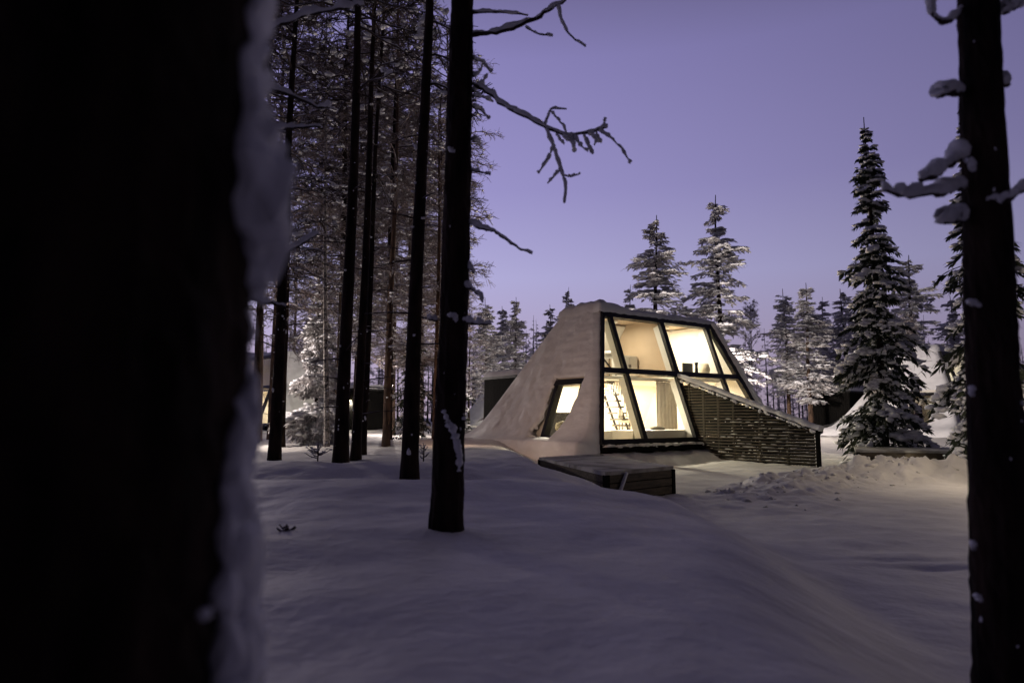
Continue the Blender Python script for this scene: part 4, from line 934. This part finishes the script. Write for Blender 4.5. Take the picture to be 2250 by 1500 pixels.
for k, (y, L, dy_) in enumerate(((130, 40, 30), (168, 24, -30), (200, 30, -35), (212, 44, 12), (236, 34, 26), (310, 14, 8))):   # short rimed twigs near the top
    limb(ct, [(1040, y, Y0), (1040 + L * .5, y + dy_ * .2, Y0 + .1), (1040 + L, y + dy_, Y0 + .2)], 0.009, 0.004, pb, snow=1.2, seed=40 + k)
# snow stuck to the bark
g = np.random.default_rng(77)
def bark_snow(parent, base, path, Yd, r, seed):
    P = np.array([at(x, y, Yd) for x, y in path]) - base
    tt = np.linspace(0, len(P) - 1, (len(P) - 1) * 6 + 1); Q = np.column_stack([np.interp(tt, range(len(P)), P[:, i]) for i in range(3)])
    gg = np.random.default_rng(seed); n = len(Q)
    MB().tubes(Q + gg.normal(0, .003, Q.shape), r * (1 + 0.25 * gg.normal(0, 1, n)) * np.sin(np.linspace(0.3, 2.9, n)) ** 0.4, 8).build('bark_snow', M['snow_tree'], parent, True)
bark_snow(ct, pb, [(976, 900), (985, 925), (995, 945), (1003, 970), (1010, 1000), (1008, 1035)], 5.285, 0.030, 1)
bark_snow(ct, pb, [(1012, 905), (1016, 925)], 5.36, 0.03, 2)
bark_snow(ct, pb, [(985, 690), (998, 692), (1003, 706)], 5.27, 0.022, 3)
bark_snow(ct, pb, [(986, 325), (998, 335)], 5.27, 0.018, 4)
n = 8; zz = g.uniform(0.05, 3.0, n); a = g.uniform(math.pi, 2 * math.pi, n); s_ = .003 + .010 * g.random(n) ** 2
rz_ = np.interp(zz, tp[:, 2], tr_)
MB().blobs(np.column_stack([np.interp(zz, tp[:, 2], tp[:, 0]) + rz_ * np.cos(a), np.interp(zz, tp[:, 2], tp[:, 1]) + rz_ * np.sin(a), zz]), np.column_stack([s_, s_, s_ * 1.4]), None, .25, False, 9).build('bark_snow', M['snow_tree'], ct, True)

# near trunk at the right edge
Yr = 3.15
pr = at(2212, 1500, Yr); pr[2] = gh(pr[0], Yr)
rt = empty('pine_tree', pr); tag(rt, 'near dark trunk at the right edge with snowy stubs', 'tree')
qr = at(2143, 0, Yr); zr0 = pr[2]; pz = at(2205, 1400, Yr)
leanr = ((qr[0] - pz[0]) / (qr[2] - pz[2]), 0.0)
b, tp, tr_ = trunk_mesh(5.0, 0.128, 0.062, 81, 30, 0.10, leanr, 0.05, 0.06, 0.6)
b.build('trunk', M['bark'], rt, False)
limb(rt, [(2110, 415, Yr), (2060, 425, Yr - .05), (2000, 432, Yr - .1), (1938, 418, Yr - .1)], 0.016, 0.009, pr, snow=1.5, seed=1)
limb(rt, [(2112, 345, Yr), (2080, 365, Yr - .05), (2050, 385, Yr - .1), (2022, 398, Yr - .1)], 0.018, 0.014, pr, snow=1.8, seed=2)
limb(rt, [(2110, 205, Yr), (2085, 205, Yr - .05), (2062, 210, Yr - .05)], 0.018, 0.014, pr, snow=1.4, seed=3)
limb(rt, [(2112, 20, Yr), (2095, 45, Yr - .05), (2065, 50, Yr - .08), (2048, 30, Yr - .08), (2046, 0, Yr - .08)], 0.012, 0.008, pr, snow=1.2, seed=4)
limb(rt, [(2190, 180, Yr), (2215, 186, Yr + .1)], 0.014, 0.010, pr, snow=1.2, seed=5)
limb(rt, [(2180, 455, Yr - .05), (2215, 440, Yr - .1), (2250, 415, Yr - .12), (2300, 390, Yr - .1)], 0.013, 0.010, pr, snow=1.6, seed=6)
limb(rt, [(2115, 482, Yr), (2090, 486, Yr - .05), (2074, 488, Yr - .05)], 0.016, 0.014, pr, snow=1.8, seed=7)
limb(rt, [(2205, 30, Yr), (2225, 20, Yr), (2262, 0, Yr)], 0.012, 0.010, pr, snow=1.8, seed=8)
for k, (x, y, dx_, dy_) in enumerate(((2120, 352, 22, 4), (2135, 352, 4, 24), (2130, 662, 24, 8), (2145, 1306, 10, 14), (2135, 1185, 6, 22), (2133, 850, 6, 18))):
    bark_snow(rt, pr, [(x, y), (x + dx_, y + dy_)], Yr - 0.10, 0.016, 90 + k)
n = 22; zz = g.uniform(-.2, 3.2, n); a = g.uniform(math.pi * 0.95, 2 * math.pi, n); s_ = .002 + .008 * g.random(n) ** 2; rz_ = np.interp(zz, tp[:, 2], tr_)
MB().blobs(np.column_stack([np.interp(zz, tp[:, 2], tp[:, 0]) + rz_ * np.cos(a), np.interp(zz, tp[:, 2], tp[:, 1]) + rz_ * np.sin(a), zz]), np.column_stack([s_, s_, s_ * 1.6]), None, .25, False, 19).build('bark_snow', M['snow_tree'], rt, True)

# huge trunk close to the camera at left, snow plastered on its right flank
Yl = 1.02
lt_c = np.array([(500 - 1125) / F * Yl - 0.235, Yl, 0.0]); lt_c[2] = 0.55
lt = empty('pine_tree', lt_c); tag(lt, 'huge black blurred trunk filling the left edge, snow on its flank', 'tree')
b, tp, tr_ = trunk_mesh(2.6, 0.225, 0.235, 91, 48, 0.06, (0.012, 0), 0.03, 0.0, 0.6)
b.build('trunk', M['bark'], lt, False)
def fuse(o, vox, it=6):                                # melt overlapping lumps into one crust
    r_ = o.modifiers.new('fuse', 'REMESH'); r_.mode = 'VOXEL'; r_.voxel_size = vox; r_.use_smooth_shade = True
    m_ = o.modifiers.new('soften', 'SMOOTH'); m_.iterations = it; m_.factor = 0.4
    return o
g = np.random.default_rng(93); n = 620
zz = g.uniform(0.0, 2.5, n)
edge = R(5) + 0.50 * vnoise(zz * 2.6, zz * 0 + 5) + 0.30 * vnoise(zz * 7, zz * 0 + 1)
a = edge + np.abs(g.normal(0, 0.34, n))
rad = 0.225 + 0.012 * g.random(n)
s_ = g.uniform(0.010, 0.036, n) * (0.5 + 1.9 * np.clip(vnoise(zz * 5, zz * 0 + 2) + .2, 0, 1))
fuse(MB().blobs(np.column_stack([rad * np.cos(a) + 0.012 * zz, rad * np.sin(a), zz]), np.column_stack([s_ * 0.9, s_, s_ * 1.3]), None, .25, True, 94).build('bark_snow', M['snow_tree'], lt, True), 0.006, 2)
n = 110; a = np.maximum(R(2) + g.normal(0.25, 0.26, n), R(-14)); zz = g.uniform(0.1, 0.88, n); s_ = g.uniform(0.018, 0.052, n) * (1.35 - 0.6 * np.clip(zz, 0, 1))
fuse(MB().blobs(np.column_stack([0.25 * np.cos(a), 0.25 * np.sin(a), zz]), np.column_stack([s_, s_, s_ * 1.1]), None, .12, True, 96).build('base_snow', M['snow_tree'], lt, True), 0.012)

# the crowns of the three near pines, high above the picture
NC = frosted_tree(151, 17, 4.2, 0.46, 140, 8, 8, 0.12, 'bark', 'twig', 0.8)
for o, ln in ((ct, leanc), (rt, leanr), (lt, (0.012, 0))):
    up = MB(); z_ = np.linspace(2.4 if o is lt else 4.6, 16.0, 18)
    up.tubes(np.column_stack([ln[0] * z_, 0 * z_, z_]), np.linspace(0.20 if o is lt else 0.085, 0.02, 18), 10); up.build('upper_trunk', M['bark'], o, True)
    for nm, me in (('crown', NC[1]), ('snow', NC[2])): link(nm, me, o).rotation_euler = (0, 0, rng.random() * 6)

# dead limbs that reach in from the left behind the huge trunk
lb = empty('pine_tree', at(480, 960, 5.0)); lbp = at(480, 960, 5.0); lbp[2] = gh(lbp[0], 5.0); lb.location = lbp
tag(lb, 'pine hidden by the huge trunk, only its snowy dead limbs reach right', 'tree')
trunk_mesh(7, 0.11, 0.06, 101, 16, 0.08, (0.02, 0), 0.2)[0].build('trunk', M['bark'], lb, True)
for k, pts in enumerate(([(495, 150), (600, 60), (680, 30), (760, 18), (798, 10)], [(495, 170), (600, 195), (650, 215), (700, 238), (722, 232)], [(495, 300), (590, 288), (640, 282), (704, 278)],
                         [(495, 360), (575, 385), (600, 400), (625, 418)], [(495, 480), (560, 452), (600, 440), (626, 432)], [(495, 610), (580, 575), (640, 550), (700, 512)], [(495, 640), (560, 660), (600, 668), (628, 674)])):
    Pq = [(x, y, 5.0 + 0.05 * i) for i, (x, y) in enumerate(pts)]
    limb(lb, Pq, 0.018, 0.009, lbp, snow=1.3 if k != 3 else 0.8, seed=110 + k)

# saplings and brush poking out of the snow
def sapling(px, py, Y_, h, seed, label, n=9, spread=0.6):
    p = at(px, py, Y_); p[2] = gh(p[0], Y_); o = empty('sapling', p); tag(o, label, 'sapling')
    g = np.random.default_rng(seed); b = MB(); a = g.random(n) * 6.28; L = h * g.uniform(.35, .8, n); z_ = g.uniform(0.05, 0.75, n) * h
    b.tubes(np.array([(0, 0, -0.1), (0.01, 0, h * .5), (0.0, 0.01, h)]), np.array([.014, .011, .005]), 5)
    a0 = np.column_stack([0 * z_, 0 * z_, z_]); e = a0 + np.column_stack([np.cos(a) * spread, np.sin(a) * spread, 0.35 + 0 * a]) * L[:, None]
    b.tubes(np.stack([a0, (a0 + e) / 2 - [0, 0, .02], e], 1), np.tile([.009, .008, .005], (n, 1)), 4); b.build('stem', M['dark_twig'], o)
    C = np.vstack([(a0 + e) / 2 + [0, 0, 0.0], e, [[0, 0, h]]]); s_ = g.uniform(.025, .055, len(C)) * h
    MB().blobs(C, np.column_stack([s_ * 1.5, s_ * 1.1, s_ * .8]), None, .2, True, seed).build('snow', M['snow_tree'], o, True)
sapling(930, 1000, 11.6, 0.30, 1, 'tiny snow covered sapling between the central trunk and its neighbour', 9, 0.5)
sapling(697, 1022, 11.5, 0.34, 2, 'low dark brush left of the straight pine trunk', 16, 0.9)
sapling(628, 1170, 5.2, 0.045, 3, 'few dark twigs poking from the snow near bottom left', 8, 2.4)

# the far wood behind the village, one mass
mbt, mbc, mbs = MB(), MB(), MB(); g = np.random.default_rng(123)
def grab(me):
    v = np.empty(len(me.vertices) * 3); me.vertices.foreach_get('co', v)
    return v.reshape(-1, 3), [list(p.vertices) for p in me.polygons]
LOW = [conifer(131 + k, 11, 1.9, 0.12, 44, 0.45, 0.1, 1.0, 'spruce' if k < 2 else 'pine', 0.13, 14, 2, needle='rimed_needles', hang=0, padh=1.4) for k in range(3)]
LG = [[grab(m) for m in t] for t in LOW]
for k in range(270):
    Y_ = g.uniform(54, 92); px = g.uniform(380, 2350) if k < 90 else g.uniform(540, 1180) if k < 150 else g.uniform(1560, 2250) if k < 210 else g.uniform(-1300, 540)
    if k >= 210: Y_ *= 0.75
    x = (px - CX) / F * Y_; z = gh(x, Y_); s = g.uniform(0.55, 1.0); an = g.random() * 6.28
    if 1180 < px < 1900: s *= 0.85
    Rm = np.array([[math.cos(an), -math.sin(an), 0], [math.sin(an), math.cos(an), 0], [0, 0, 1]])
    for m_, (v, f) in zip((mbt, mbc, mbs), LG[k % 3]): m_.add(v @ Rm.T * s + [x, Y_, z], f)
for k in range(80):                                    # the same wood closes in behind and beside the viewer
    an = g.uniform(-0.25, math.pi + 0.25) if k % 3 else g.uniform(0.1, math.pi - 0.1); d_ = g.uniform(7, 38)
    x, y = math.cos(an) * d_, -math.sin(an) * d_
    z = gh(x, y); s = g.uniform(0.9, 1.5); an = g.random() * 6.28
    Rm = np.array([[math.cos(an), -math.sin(an), 0], [math.sin(an), math.cos(an), 0], [0, 0, 1]])
    for m_, (v, f) in zip((mbt, mbc, mbs), LG[k % 3]): m_.add(v @ Rm.T * s + [x, y, z], f)
fw = empty('far_forest', (0, 0, 0)); tag(fw, 'distant snowy forest closing in all round the clearing', 'forest', kind='stuff')
for nm, m_, mt in (('trunks', mbt, 'bark'), ('crowns', mbc, 'rimed_needles'), ('snow', mbs, 'snow_tree')):
    tag(m_.build(nm, M[mt], fw), kind='stuff')

# loose snow and fine twigs that cannot be picked apart one by one
for o in bpy.data.objects:
    if o.type == 'MESH' and o.parent is not None and o.name.split('.')[0] in ('snow', 'bark_snow', 'base_snow', 'dead_branch', 'sill_snow', 'cap_snow_crust', 'crown', 'stem', 'snow_cover'):
        o['kind'] = 'stuff'
